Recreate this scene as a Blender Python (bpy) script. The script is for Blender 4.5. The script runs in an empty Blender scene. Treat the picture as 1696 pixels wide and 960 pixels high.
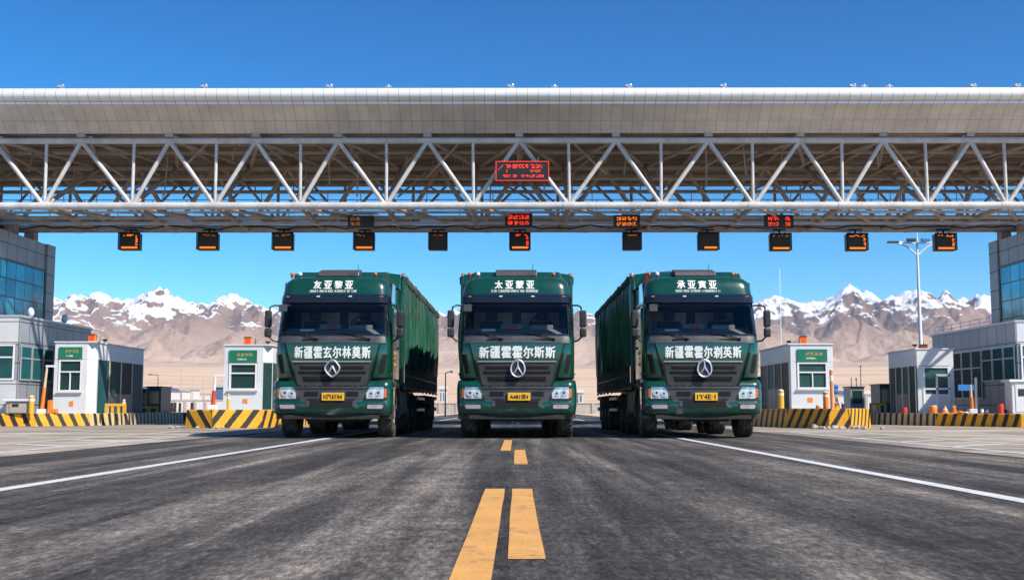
import bpy, math, random
import numpy as np
from mathutils import Vector, Matrix
R = math.radians
random.seed(7); RNG = np.random.RandomState(11)
sc = bpy.context.scene
# ------------------------------------------------------------------ camera
F = 1900.0; CAMH = .62
cam = bpy.data.cameras.new('camera'); camo = bpy.data.objects.new('camera', cam)
sc.collection.objects.link(camo); sc.camera = camo
cam.sensor_width = 36; cam.lens = F / 1696 * 36; cam.clip_end = 40000; cam.clip_start = .05
camo.location = (0, 0, CAMH)
PITCH = math.atan(196 / F); YAW = math.atan(8 / F)
camo.rotation_euler = (R(90) + PITCH, 0, YAW)
# ------------------------------------------------------------------ sky and sun
SUN = Vector((.54, -.43, .66)).normalized()
elev = math.asin(SUN.z); azim = math.atan2(SUN.x, SUN.y)
w = bpy.data.worlds.new('World'); sc.world = w; w.use_nodes = True
nt = w.node_tree; nt.nodes.clear()
sky = nt.nodes.new('ShaderNodeTexSky'); sky.sky_type = 'NISHITA'; sky.sun_disc = False
sky.sun_elevation = elev; sky.sun_rotation = azim
sky.altitude = 1200; sky.air_density = 1.0; sky.dust_density = .15; sky.ozone_density = 3.0
hs = nt.nodes.new('ShaderNodeHueSaturation'); hs.inputs['Saturation'].default_value = 1.45; hs.inputs['Hue'].default_value = .483
bg = nt.nodes.new('ShaderNodeBackground'); bg.inputs['Strength'].default_value = .10
wo = nt.nodes.new('ShaderNodeOutputWorld')
nt.links.new(sky.outputs[0], hs.inputs['Color']); gm = nt.nodes.new('ShaderNodeGamma'); gm.inputs[1].default_value = 1.5; hs.inputs['Value'].default_value = .66; nt.links.new(hs.outputs[0], gm.inputs[0]); nt.links.new(gm.outputs[0], bg.inputs[0]); nt.links.new(bg.outputs[0], wo.inputs[0])
sl = bpy.data.lights.new('sun', 'SUN'); sl.energy = 5.0; sl.angle = R(.5); sl.color = (1, .93, .83)
so = bpy.data.objects.new('sun', sl); sc.collection.objects.link(so)
so.rotation_euler = SUN.to_track_quat('Z', 'Y').to_euler()
sc.view_settings.view_transform = 'Standard'; sc.view_settings.look = 'None'
sc.view_settings.exposure = 0.42; sc.view_settings.gamma = 1; sc.view_settings.use_curve_mapping = False
sc.cycles.max_bounces = 8; sc.cycles.transparent_max_bounces = 8; sc.cycles.volume_bounces = 0
sc.cycles.use_denoising = True

# ------------------------------------------------------------------ helpers
def at(px, py, Y):
    a = (px - 848) / F; b = -(py - 480) / F
    dy = math.cos(PITCH) - b * math.sin(PITCH); dz = math.sin(PITCH) + b * math.cos(PITCH)
    X = a * math.cos(YAW) - dy * math.sin(YAW); Yd = a * math.sin(YAW) + dy * math.cos(YAW)
    s = Y / Yd
    return X * s, CAMH + dz * s
def link(o): sc.collection.objects.link(o); return o
def tag(o, label=None, cat=None, group=None, kind=None):
    if label: o['label'] = label
    if cat: o['category'] = cat
    if group: o['group'] = group
    if kind: o['kind'] = kind
    return o
def empty(name, loc=(0, 0, 0), rz=0, **k):
    o = bpy.data.objects.new(name, None); link(o); o.location = loc; o.rotation_euler = (0, 0, rz); o.empty_display_size = .2
    return tag(o, **k)
def kids(o): return [c for c in KID.get(o.name, [])]
KID = {}
def setpar(o, p):
    if p is not None: o.parent = p; KID.setdefault(p.name, []).append(o)
def dup(o, parent=None):
    c = link(o.copy()); c.parent = None; setpar(c, parent)
    for ch in kids(o): dup(ch, c)
    return c

class MB:
    def __init__(s): s.v = []; s.f = []; s.uv = None; s.m = []; s.cur = 0
    def add(s, vs, fs):
        n = len(s.v); s.v += [tuple(p) for p in vs]
        for f in fs: s.f.append([n + i for i in f]); s.m.append(s.cur)
        return s
    def box(s, x0, x1, y0, y1, z0, z1):
        return s.add([(x0,y0,z0),(x1,y0,z0),(x1,y1,z0),(x0,y1,z0),(x0,y0,z1),(x1,y0,z1),(x1,y1,z1),(x0,y1,z1)],
                     [(3,2,1,0),(4,5,6,7),(0,1,5,4),(1,2,6,5),(2,3,7,6),(3,0,4,7)])
    def tube(s, a, b, r, r2=None, n=10, cap=True):
        a = Vector(a); b = Vector(b); d = (b - a)
        if d.length < 1e-6: return s
        q = d.to_track_quat('Z', 'Y'); r2 = r if r2 is None else r2
        vs = [a + q @ Vector((math.cos(2*math.pi*i/n)*r, math.sin(2*math.pi*i/n)*r, 0)) for i in range(n)]
        vs += [b + q @ Vector((math.cos(2*math.pi*i/n)*r2, math.sin(2*math.pi*i/n)*r2, 0)) for i in range(n)]
        fs = [(i, (i+1) % n, n + (i+1) % n, n + i) for i in range(n)]
        if cap: fs += [tuple(range(n-1, -1, -1)), tuple(range(n, 2*n))]
        return s.add(vs, fs)
    def path(s, pts, r, n=8):
        for a, b in zip(pts, pts[1:]): s.tube(a, b, r, n=n)
        for p in pts[1:-1]: s.ball(p, r, 6, 4)
        return s
    def ball(s, c, r, n=10, m=6, sz=1):
        vs = [(c[0], c[1], c[2]-r*sz)]
        for j in range(1, m):
            t = math.pi*j/m - math.pi/2
            vs += [(c[0]+r*math.cos(t)*math.cos(2*math.pi*i/n), c[1]+r*math.cos(t)*math.sin(2*math.pi*i/n), c[2]+r*sz*math.sin(t)) for i in range(n)]
        vs.append((c[0], c[1], c[2]+r*sz)); L = len(vs)-1
        fs = [(0, 1+(i+1) % n, 1+i) for i in range(n)]
        for j in range(m-2): fs += [(1+j*n+i, 1+j*n+(i+1) % n, 1+(j+1)*n+(i+1) % n, 1+(j+1)*n+i) for i in range(n)]
        fs += [(1+(m-2)*n+i, 1+(m-2)*n+(i+1) % n, L) for i in range(n)]
        return s.add(vs, fs)
    def lathe_x(s, prof, c, n=32):          # prof of (x, radius) turned about the x axis, closed profile
        k = len(prof); vs = []
        for i in range(n):
            t = 2*math.pi*i/n
            vs += [(c[0]+px, c[1]+r*math.cos(t), c[2]+r*math.sin(t)) for px, r in prof]
        fs = [(i*k+j, i*k+j+1, ((i+1) % n)*k+j+1, ((i+1) % n)*k+j) for i in range(n) for j in range(k-1)]
        return s.add(vs, fs)
    def prism(s, poly, z0, z1):             # poly in xy, ccw
        n = len(poly)
        return s.add([(x, y, z0) for x, y in poly] + [(x, y, z1) for x, y in poly],
                     [tuple(range(n-1, -1, -1)), tuple(range(n, 2*n))] + [(i, (i+1) % n, n+(i+1) % n, n+i) for i in range(n)])
    def prism_x(s, poly, x0, x1):           # poly in (y,z)
        n = len(poly)
        return s.add([(x0, y, z) for y, z in poly] + [(x1, y, z) for y, z in poly],
                     [tuple(range(n-1, -1, -1)), tuple(range(n, 2*n))] + [(i, (i+1) % n, n+(i+1) % n, n+i) for i in range(n)])
    def grid(s, P):                          # P[i][j] points
        a = len(P); b = len(P[0]); vs = [p for row in P for p in row]
        return s.add(vs, [(i*b+j, i*b+j+1, (i+1)*b+j+1, (i+1)*b+j) for i in range(a-1) for j in range(b-1)])
    def build(s, name, mats, parent=None, smooth=False, bevel=0, recalc=False, loc=None):
        me = bpy.data.meshes.new(name); me.from_pydata(s.v, [], s.f)
        for m in (mats if isinstance(mats, (list, tuple)) else [mats]): me.materials.append(m)
        if s.cur or any(s.m): me.polygons.foreach_set('material_index', s.m)
        uvl = me.uv_layers.new(name='UVMap')
        for p in me.polygons:
            nx, ny, nz = (abs(c) for c in p.normal)
            for li in p.loop_indices:
                if s.uv is not None: uvl.data[li].uv = s.uv[me.loops[li].vertex_index]; continue
                c = s.v[me.loops[li].vertex_index]
                uvl.data[li].uv = (c[0], c[1]) if nz > max(nx, ny) else ((c[1], c[2]) if nx > ny else (c[0], c[2]))
        if recalc:
            import bmesh
            bm = bmesh.new(); bm.from_mesh(me); bmesh.ops.recalc_face_normals(bm, faces=bm.faces); bm.to_mesh(me); bm.free()
        o = link(bpy.data.objects.new(name, me)); setpar(o, parent)
        if loc: o.location = loc
        if smooth:
            me.polygons.foreach_set('use_smooth', [True]*len(me.polygons))
            try:
                me.set_sharp_from_angle(angle=R(38))
            except Exception: pass
        if bevel:
            b = o.modifiers.new('bevel', 'BEVEL'); b.width = bevel; b.segments = 2; b.limit_method = 'ANGLE'; b.angle_limit = R(40)
        return o

# ------------------------------------------------------------------ materials
def nodes(name):
    m = bpy.data.materials.new(name); m.use_nodes = True
    n = m.node_tree; b = n.nodes['Principled BSDF']
    return m, n, b
def N(n, t, **k):
    x = n.nodes.new(t)
    for a, v in k.items(): setattr(x, a, v)
    return x
def noise(n, scale, detail=6, rough=.6, vec=None, stretch=None):
    tc = N(n, 'ShaderNodeTexCoord'); t = N(n, 'ShaderNodeTexNoise'); t.inputs['Scale'].default_value = scale
    t.inputs['Detail'].default_value = detail; t.inputs['Roughness'].default_value = rough
    src = tc.outputs[vec or 'Object']
    if stretch:
        mp = N(n, 'ShaderNodeMapping'); mp.inputs['Scale'].default_value = stretch; n.links.new(src, mp.inputs[0]); src = mp.outputs[0]
    n.links.new(src, t.inputs['Vector']); return t
def ramp(n, src, stops):
    r = N(n, 'ShaderNodeValToRGB'); e = r.color_ramp.elements
    e[0].position = stops[0][0]; e[0].color = (*stops[0][1], 1)
    e[1].position = stops[-1][0]; e[1].color = (*stops[-1][1], 1)
    for p, c in stops[1:-1]:
        q = e.new(p); q.color = (*c, 1)
    n.links.new(src, r.inputs[0]); return r
def mix(n, fac, a, b, mode='MIX'):
    x = N(n, 'ShaderNodeMix', data_type='RGBA', blend_type=mode)
    for s_, v in ((0, fac), (6, a), (7, b)):
        if isinstance(v, (int, float)): x.inputs[s_].default_value = v
        elif isinstance(v, tuple): x.inputs[s_].default_value = (*v, 1)
        else: n.links.new(v, x.inputs[s_])
    return x.outputs[2]
def math_(n, op, a, b=0.0, c=0.0):
    x = N(n, 'ShaderNodeMath', operation=op)
    for i, v in enumerate((a, b, c)):
        if isinstance(v, (int, float)): x.inputs[i].default_value = v
        else: n.links.new(v, x.inputs[i])
    return x.outputs[0]
def bump(n, b, h, strength=.3, dist=.02):
    bp = N(n, 'ShaderNodeBump'); bp.inputs['Strength'].default_value = strength; bp.inputs['Distance'].default_value = dist
    n.links.new(h, bp.inputs['Height']); n.links.new(bp.outputs[0], b.inputs['Normal'])
def pm(name, col, rough=.5, metal=0, var=.12, scale=2.5, coat=0, dirt=None, dirt_amt=.5, bmp=0, bscale=40, spec=.5):
    m, n, b = nodes(name)
    b.inputs['Metallic'].default_value = metal; b.inputs['Roughness'].default_value = rough
    b.inputs['Coat Weight'].default_value = coat; b.inputs['Coat Roughness'].default_value = .08
    b.inputs['Specular IOR Level'].default_value = spec
    t = noise(n, scale)
    r = ramp(n, t.outputs[0], [(.3, tuple(c*(1-var) for c in col)), (.7, tuple(min(1, c*(1+var)) for c in col))])
    out = r.outputs[0]
    if dirt:
        t2 = noise(n, scale*.9+1.3, 9, .7); r2 = ramp(n, t2.outputs[0], [(.42, (0,0,0)), (.75, (1,1,1))])
        f = math_(n, 'MULTIPLY', r2.outputs[0], dirt_amt)
        out = mix(n, f, out, dirt)
        rr = math_(n, 'ADD', math_(n, 'MULTIPLY', f, .5), rough); n.links.new(rr, b.inputs['Roughness'])
    n.links.new(out, b.inputs['Base Color'])
    if bmp: bump(n, b, noise(n, bscale, 4).outputs[0], bmp, .01)
    return m
def emit(name, col, strength):
    m, n, b = nodes(name); b.inputs['Base Color'].default_value = (*[c*.3 for c in col], 1)
    b.inputs['Emission Color'].default_value = (*col, 1); b.inputs['Emission Strength'].default_value = strength
    b.inputs['Roughness'].default_value = .4; return m
def panels(name, col, pw, ph, joint=.012, jcol=(.03,.03,.035), rough=.4, metal=0, var=.1, tint=.06):
    m, n, b = nodes(name); b.inputs['Roughness'].default_value = rough; b.inputs['Metallic'].default_value = metal
    tc = N(n, 'ShaderNodeTexCoord'); br = N(n, 'ShaderNodeTexBrick'); br.offset = 0; br.squash = 1
    br.inputs['Color1'].default_value = (*[c*(1-tint) for c in col], 1); br.inputs['Color2'].default_value = (*[c*(1+tint) for c in col], 1)
    br.inputs['Mortar'].default_value = (*jcol, 1); br.inputs['Scale'].default_value = 1; br.inputs['Mortar Size'].default_value = joint
    br.inputs['Brick Width'].default_value = pw; br.inputs['Row Height'].default_value = ph; br.inputs['Mortar Smooth'].default_value = .1
    n.links.new(tc.outputs['UV'], br.inputs['Vector'])
    t = noise(n, .8, 8, .65); r = ramp(n, t.outputs[0], [(.3, (1-var,)*3), (.7, (1+var,)*3)])
    n.links.new(mix(n, 1.0, br.outputs[0], r.outputs[0], 'MULTIPLY'), b.inputs['Base Color'])
    return m
def winmat(name, a, b_):
    m, n, b = nodes(name); oi = N(n, 'ShaderNodeObjectInfo'); ns = noise(n, 1.1, 4); b.inputs['Roughness'].default_value = .12; b.inputs['Specular IOR Level'].default_value = .22
    f = math_(n, 'ADD', math_(n, 'MULTIPLY', oi.outputs['Random'], .55), math_(n, 'MULTIPLY', ns.outputs[0], .6))
    n.links.new(ramp(n, f, [(.25, a), (.95, b_)]).outputs[0], b.inputs['Base Color']); return m
M = {}
M['green'] = pm('green_paint', (.0015, .053, .029), .22, 0, .08, 1.5, coat=1.0, dirt=(.10,.12,.08), dirt_amt=.12)
M['green_dark'] = pm('green_chassis', (.003, .05, .03), .45, 0, .1, 2, dirt=(.13,.11,.08), dirt_amt=.4)
M['black_gloss'] = pm('black_gloss', (.012, .014, .016), .15, 0, .1, 2, coat=.6)
M['grey_plastic'] = pm('grey_plastic', (.048, .048, .049), .42, 0, .15, 3, dirt=(.16,.14,.12), dirt_amt=.3)
M['dark_plastic'] = pm('dark_plastic', (.018, .018, .02), .5, 0, .15, 3, dirt=(.12,.1,.08), dirt_amt=.25)
M['void'] = pm('void_black', (.004, .004, .004), .9, 0, .1, 3)
M['chrome'] = pm('chrome', (.82, .82, .83), .30, .8, .03, 3)
M['lens'] = None
M['rubber'] = pm('tyre_rubber', (.024, .022, .020), .85, 0, .2, 5, dirt=(.22,.18,.135), dirt_amt=.85, bmp=.3)
M['rim'] = pm('rim_steel', (.32, .28, .23), .7, .1, .2, 6, dirt=(.26,.21,.16), dirt_amt=.8)
M['chassis'] = pm('chassis_black', (.012, .012, .012), .7, 0, .2, 4, dirt=(.09,.07,.05), dirt_amt=.5)
M['tank'] = pm('tank_alloy', (.42, .40, .37), .5, .35, .15, 3, dirt=(.25,.2,.15), dirt_amt=.6)
M['amber'] = pm('amber_lens', (.55, .13, .015), .25, 0, .05, 5, coat=.5)
M['redlens'] = pm('red_lens', (.5, .02, .015), .25, 0, .05, 5, coat=.5)
M['white_letter'] = pm('white_letter', (.78, .78, .74), .5, 0, .05, 8)
M['plate'] = pm('plate_yellow', (.80, .42, .015), .45, 0, .06, 8)
M['plate_text'] = pm('plate_black', (.02, .015, .01), .5)
M['orange_text'] = pm('orange_text', (.7, .35, .08), .5)
M['seat'] = pm('seat_fabric', (.05, .05, .055), .9)
M['fog_lens'] = pm('fog_lens', (.55,.55,.56), .2, .4, .25, 9, coat=1)
M['lining'] = pm('cab_ceiling_fabric', (.42,.41,.40), .9)
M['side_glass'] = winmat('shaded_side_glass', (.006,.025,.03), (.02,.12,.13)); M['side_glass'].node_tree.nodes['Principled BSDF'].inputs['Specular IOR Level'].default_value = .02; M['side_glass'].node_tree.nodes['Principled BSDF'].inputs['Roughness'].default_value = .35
M['dash'] = pm('dashboard', (.22, .21, .20), .7)
def lensmat():
    m, n, b = nodes('headlight_lens'); b.inputs['Roughness'].default_value = .18; b.inputs['Metallic'].default_value = .35
    t = noise(n, 9, 2, .5, stretch=(1.2, 1, .35)); r = ramp(n, t.outputs[0], [(.35, (.42,.42,.43)), (.6, (.80,.80,.81))])
    n.links.new(r.outputs[0], b.inputs['Base Color']); bump(n, b, t.outputs[0], .5, .02)
    b.inputs['Coat Weight'].default_value = 1; b.inputs['Coat Roughness'].default_value = .03; return m
M['lens'] = lensmat()
def glassmat(name, tint, refl_r=.02, trans=.35):
    m = bpy.data.materials.new(name); m.use_nodes = True; n = m.node_tree; n.nodes.clear()
    out = N(n, 'ShaderNodeOutputMaterial'); tr = N(n, 'ShaderNodeBsdfTransparent'); gl = N(n, 'ShaderNodeBsdfGlossy')
    tr.inputs[0].default_value = (*tint, 1); gl.inputs['Roughness'].default_value = refl_r
    fr = N(n, 'ShaderNodeFresnel'); fr.inputs[0].default_value = 1.42; mx = N(n, 'ShaderNodeMixShader')
    n.links.new(fr.outputs[0], mx.inputs[0]); n.links.new(tr.outputs[0], mx.inputs[1]); n.links.new(gl.outputs[0], mx.inputs[2]); n.links.new(mx.outputs[0], out.inputs[0])
    return m
M['windshield'] = glassmat('windscreen_glass', (.80, .84, .84))
M['cab_glass'] = pm('cab_side_glass', (.012, .03, .04), .06, 0, .1, 2, coat=1)
def facade_glass(name, a, b_, rough=.08, metal=.55):
    m, n, b = nodes(name); b.inputs['Roughness'].default_value = rough; b.inputs['Metallic'].default_value = metal
    tc = N(n, 'ShaderNodeTexCoord'); br = N(n, 'ShaderNodeTexBrick'); br.offset = 0
    br.inputs['Color1'].default_value = (*a, 1); br.inputs['Color2'].default_value = (*b_, 1); br.inputs['Mortar'].default_value = (.02,.025,.03,1)
    br.inputs['Scale'].default_value = 1; br.inputs['Mortar Size'].default_value = .03; br.inputs['Brick Width'].default_value = .8; br.inputs['Row Height'].default_value = .68
    n.links.new(tc.outputs['UV'], br.inputs['Vector'])
    n.links.new(mix(n, 1.0, br.outputs[0], ramp(n, noise(n, .7).outputs[0], [(.3,(.6,.6,.6)),(.7,(1.25,1.25,1.25))]).outputs[0], 'MULTIPLY'), b.inputs['Base Color'])
    bump(n, b, noise(n, .5, 2).outputs[0], .25, .08)
    return m
M['curtain'] = facade_glass('curtain_wall_glass', (.035,.34,.46), (.015,.19,.29))
M['window'] = pm('window_glass', (.010, .07, .075), .12, 0, .6, .9, spec=.12)
M['window'] = winmat('window_glass', (.008,.035,.04), (.03,.19,.19))
M['booth_glass'] = pm('booth_glass', (.010, .05, .05), .1, 0, .5, 1.5, spec=.12)
M['booth_glass'] = winmat('booth_glass', (.010,.035,.035), (.035,.10,.095))
M['steel'] = pm('truss_white_paint', (.56, .555, .54), .45, 0, .14, .8, dirt=(.30,.24,.19), dirt_amt=.65)
M['steel_brown'] = pm('truss_shaded_paint', (.46, .38, .31), .6, 0, .2, 1.2, dirt=(.20,.14,.09), dirt_amt=.6)  # browner truss paint: shade of the inner members put into the colour, plus dirt
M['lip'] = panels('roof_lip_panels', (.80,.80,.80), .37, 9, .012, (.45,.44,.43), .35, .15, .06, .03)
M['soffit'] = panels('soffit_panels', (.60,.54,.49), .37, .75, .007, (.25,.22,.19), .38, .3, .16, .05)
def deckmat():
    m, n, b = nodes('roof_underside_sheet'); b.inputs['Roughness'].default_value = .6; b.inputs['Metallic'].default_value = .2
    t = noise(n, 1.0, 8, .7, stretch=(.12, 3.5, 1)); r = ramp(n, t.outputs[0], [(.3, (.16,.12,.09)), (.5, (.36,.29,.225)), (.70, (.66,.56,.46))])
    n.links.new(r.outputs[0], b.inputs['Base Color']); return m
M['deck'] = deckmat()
M['clad'] = panels('grey_cladding', (.30,.32,.35), .85, .75, .022, (.06,.065,.07), .38, .1)
M['clad_white'] = panels('pale_cladding', (.60,.61,.62), .85, .75, .022, (.2,.2,.2), .4, .1)
M['booth_white'] = pm('booth_white_panel', (.66,.67,.68), .4, 0, .07, 1.3, dirt=(.45,.41,.36), dirt_amt=.3)
M['booth_grey'] = pm('booth_grey_panel', (.30,.30,.30), .4, .2, .1, 1.3, dirt=(.25,.2,.17), dirt_amt=.3)
M['frame_white'] = pm('white_frame', (.75,.75,.74), .45, 0, .05, 3)
M['frame_tan'] = pm('tan_frame', (.62,.48,.33), .5, 0, .1, 3)
M['sign_green'] = pm('sign_green', (.008,.16,.085), .4, 0, .2, 2)
M['orange'] = pm('orange_plastic', (.80,.22,.02), .5, 0, .1, 3, dirt=(.4,.2,.1), dirt_amt=.3)
M['yellow'] = pm('yellow_paint', (.78,.42,.02), .5, 0, .12, 3, dirt=(.3,.2,.1), dirt_amt=.4)
M['red'] = pm('red_plastic', (.6,.05,.02), .5, 0, .1, 3)
M['blue'] = pm('blue_sheet', (.03,.20,.50), .5, 0, .1, 3)
M['kiosk_dark'] = pm('kiosk_dark_panel', (.035,.055,.06), .4, 0, .15, 2)
M['concrete'] = pm('concrete_pale', (.42,.38,.33), .85, 0, .18, 2, bmp=.3, bscale=20)
M['led_box'] = pm('led_housing', (.012,.012,.010), .45)
M['led_red'] = emit('led_red', (1,.035,.01), 1.3); M['led_amber'] = emit('led_amber', (1,.20,.005), 1.0)
M['led_amber_dim'] = emit('led_amber_dim', (.8,.25,.01), .3); M['led_redframe'] = emit('led_red_frame', (.9,.05,.02), .45)
M['beacon_lamp'] = emit('beacon_lamp_glass', (1,.09,.01), .5)
M['galv'] = pm('galvanised', (.50,.52,.54), .4, .4, .1, 2)
M['lamp_white'] = pm('lamp_white', (.75,.77,.80), .35, 0, .05, 1)
M['shed_wall'] = pm('shed_white_wall', (.62,.60,.57), .7, 0, .08, .05)
M['shed_blue'] = pm('shed_blue_wall', (.08,.15,.26), .6, 0, .1, .05)
# ================================================================== SETTING: ground, road, markings, mountains, haze
_perm = RNG.permutation(512)
def vnoise(x, y, seed=0):
    xi = np.floor(x).astype(int); yi = np.floor(y).astype(int); xf = x-xi; yf = y-yi
    def g(a, b):
        h = _perm[(_perm[(a+seed*17) & 511] + b + seed*31) & 511]; t = h*(2*np.pi/512)*7.13
        return np.cos(t), np.sin(t)
    def dot(a, b, dx, dy): gx, gy = g(a, b); return gx*dx+gy*dy
    u = xf**3*(xf*(xf*6-15)+10); v = yf**3*(yf*(yf*6-15)+10)
    n0 = dot(xi, yi, xf, yf)*(1-u)+dot(xi+1, yi, xf-1, yf)*u
    n1 = dot(xi, yi+1, xf, yf-1)*(1-u)+dot(xi+1, yi+1, xf-1, yf-1)*u
    return (n0*(1-v)+n1*v)*1.5
def fbm(x, y, o=5, seed=0, gain=.5):
    s = 0; a = 1; t = 0
    for i in range(o): s = s+a*vnoise(x*2**i, y*2**i, seed+i); t += a; a *= gain
    return s/t
def ridged(x, y, o=6, seed=0, gain=.55):
    s = 0; a = 1; t = 0; wgt = 1
    for i in range(o):
        n_ = 1-np.abs(vnoise(x*2.03**i, y*2.03**i, seed+i)); n_ = n_**2*wgt; wgt = np.clip(n_*1.6, 0, 1)
        s = s+a*n_; t += a; a *= gain
    return s/t
def fan(r):
    return 71*(1-np.exp(-np.maximum(0, r-160)/1250.))*r/1900.
SKY = [(-900,500),(-600,486),(-300,495),(-100,484),(0,488),(75,482),(100,484),(130,482),(160,477),(185,486),(205,491),(228,484),(250,473),(272,480),(300,489),(320,496),(350,490),(378,484),(400,490),(425,497),(470,500),(540,512),(640,505),(730,514),(780,508),(850,520),(940,512),(970,516),(1050,505),(1150,500),(1200,503),(1255,493),(1290,486),(1320,491),(1345,495),(1375,487),(1408,473),(1440,480),(1470,489),(1495,480),(1521,476),(1545,482),(1570,487),(1600,490),(1640,488),(1700,494),(1900,484),(2200,498),(2700,490)]
def sstep(a, b, x): t = np.clip((x-a)/(b-a), 0, 1); return t*t*(3-2*t)
_pk = []
def _mkpeaks():
    r_ = np.random.RandomState(4)
    def add(px, py, R0, slope):
        az = math.atan((px-856)/1900.); y = R0*math.cos(az); py += .5; _pk.append((R0*math.sin(az), y, (676-py)/1900.*y, slope, r_.randint(4, 7), r_.uniform(0, 6.28), r_.uniform(.25, .5)))
    xs = [p[0] for p in SKY]; yy = [p[1] for p in SKY]
    for i in range(1, len(SKY)-1):
        if yy[i] <= yy[i-1] and yy[i] <= yy[i+1]: add(xs[i], yy[i], 9300+r_.uniform(-150, 150), r_.uniform(.46, .56))
    for px in np.arange(-460, 2200, 24): add(px+r_.uniform(-8, 8), np.interp(px, xs, yy)+r_.uniform(.5, 5), 9300+r_.uniform(-260, 260), r_.uniform(.5, .7))
    for px in np.arange(-480, 2200, 62): add(px+r_.uniform(-26, 26), 527+r_.uniform(-14, 14), 8200+r_.uniform(-350, 350), r_.uniform(.42, .55))
    for px in np.arange(-500, 2200, 74): add(px+r_.uniform(-30, 30), 556+r_.uniform(-13, 14), 7000+r_.uniform(-350, 350), r_.uniform(.36, .46))
    for px in np.arange(-520, 2200, 85): add(px+r_.uniform(-35, 35), 584+r_.uniform(-8, 8), 5900+r_.uniform(-350, 300), r_.uniform(.24, .32))
_mkpeaks()
def relief(az, r):
    x = r*np.sin(az); y = r*np.cos(az); f = fan(r)
    wx = x+110*fbm(x/520, y/520, 5, 21)*sstep(3900, 5200, r); wy = y+150*fbm(x/520+9, y/520, 5, 27)
    h = f*0-50.
    for X0, Y0, H_, sl, k, ph, am in _pk:
        # only the columns near this peak
        a0 = math.atan2(X0, Y0); w_ = 2600./math.hypot(X0, Y0); c0 = np.searchsorted(az[0], a0-w_); c1 = np.searchsorted(az[0], a0+w_)
        if c1 <= c0: continue
        dx = wx[:, c0:c1]-X0; dy = wy[:, c0:c1]-Y0; d = np.sqrt(dx*dx+dy*dy)+1e-3; th = np.arctan2(dy, dx)
        spur = np.abs(np.sin(th*k/2+ph+d/900.)); fb = (676-0)*0
        base = fan(np.hypot(X0, Y0)); c = H_-sl*d*(1+am*(spur-.35)*np.clip(d/150, 0, 1))
        # concave towards the foot
        t = (c-base)/(H_-base); c = base+(H_-base)*np.where(t > 0, np.abs(t)**1.12, t)
        h[:, c0:c1] = np.maximum(h[:, c0:c1], c)
    up = np.clip((h-f)/350., 0, 1)
    det = (ridged(x/230, y/230, 6, 60, .56)-.5)*50*up+(ridged(x/90, y/90, 4, 33, .5)-.5)*14*up+(fbm(x/700, y/500, 4, 70))*26*sstep(3700, 4600, r)
    return x, y, f+np.maximum(h-f, 0)+det
def hf_mesh(name, az, rr, fn, mat):
    A, Rr = np.meshgrid(az, rr); X, Y, Z = fn(A, Rr); nr, na = A.shape
    v = np.stack([X.ravel(), Y.ravel(), Z.ravel()], 1)
    i, j = np.meshgrid(np.arange(nr-1), np.arange(na-1), indexing='ij'); a = (i*na+j).ravel()
    q = np.stack([a, a+1, a+na+1, a+na], 1)[:, ::-1]
    me = bpy.data.meshes.new(name); me.vertices.add(len(v)); me.vertices.foreach_set('co', v.ravel())
    me.loops.add(q.size); me.loops.foreach_set('vertex_index', q.ravel().astype(np.int32))
    me.polygons.add(len(q)); me.polygons.foreach_set('loop_start', np.arange(0, q.size, 4, dtype=np.int32)); me.polygons.foreach_set('loop_total', np.full(len(q), 4, dtype=np.int32))
    me.update(calc_edges=True); me.polygons.foreach_set('use_smooth', [True]*len(q)); me.materials.append(mat)
    return tag(link(bpy.data.objects.new(name, me)), kind='structure')
def rockmat():
    m, n, b = nodes('mountain_rock'); b.inputs['Roughness'].default_value = .95; b.inputs['Specular IOR Level'].default_value = .1
    g = N(n, 'ShaderNodeNewGeometry'); sp = N(n, 'ShaderNodeSeparateXYZ'); n.links.new(g.outputs['Position'], sp.inputs[0])
    sn = N(n, 'ShaderNodeSeparateXYZ'); n.links.new(g.outputs['Normal'], sn.inputs[0])
    n1 = noise(n, .0050, 8, .62, stretch=(1, .35, .6)); nl = noise(n, .0022, 3, .5); n2 = noise(n, .0016, 4, .5); n3 = noise(n, .02, 8, .7)
    rock = ramp(n, n1.outputs[0], [(.3, (.13,.08,.06)), (.5, (.26,.165,.12)), (.7, (.40,.27,.20))]).outputs[0]
    sand = ramp(n, n2.outputs[0], [(.3, (.48,.335,.24)), (.7, (.64,.475,.35))]).outputs[0]
    zf = math_(n, 'ADD', sp.outputs[2], math_(n, 'MULTIPLY', math_(n, 'SUBTRACT', n1.outputs[0], .5), 500.))
    c1 = mix(n, N_map(n, zf, 240, 620), sand, rock)
    # snow: above a ragged line and not on the steepest faces
    hz = math_(n, 'ADD', sp.outputs[2], math_(n, 'MULTIPLY', math_(n, 'SUBTRACT', n1.outputs[0], .5), 560.))
    hz = math_(n, 'ADD', hz, math_(n, 'MULTIPLY', math_(n, 'SUBTRACT', nl.outputs[0], .5), 620.))
    hz = math_(n, 'ADD', hz, math_(n, 'MULTIPLY', math_(n, 'SUBTRACT', sn.outputs[2], .74), 900.))
    sf = N_map(n, hz, 750, 800)
    snow = ramp(n, n3.outputs[0], [(.3, (.74,.76,.80)), (.7, (.88,.89,.91))]).outputs[0]
    n.links.new(mix(n, sf, c1, snow), b.inputs['Base Color'])
    n4 = noise(n, .009, 12, .72, stretch=(1.6, .7, .7)); n4.noise_type = 'RIDGED_MULTIFRACTAL'
    bump(n, b, math_(n, 'ADD', n3.outputs[0], math_(n, 'MULTIPLY', n4.outputs[0], .7)), .7, 26.)
    return m
def N_map(n, src, a, b_):
    x = N(n, 'ShaderNodeMapRange'); x.inputs[1].default_value = a; x.inputs[2].default_value = b_; n.links.new(src, x.inputs[0]); return x.outputs[0]
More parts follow.
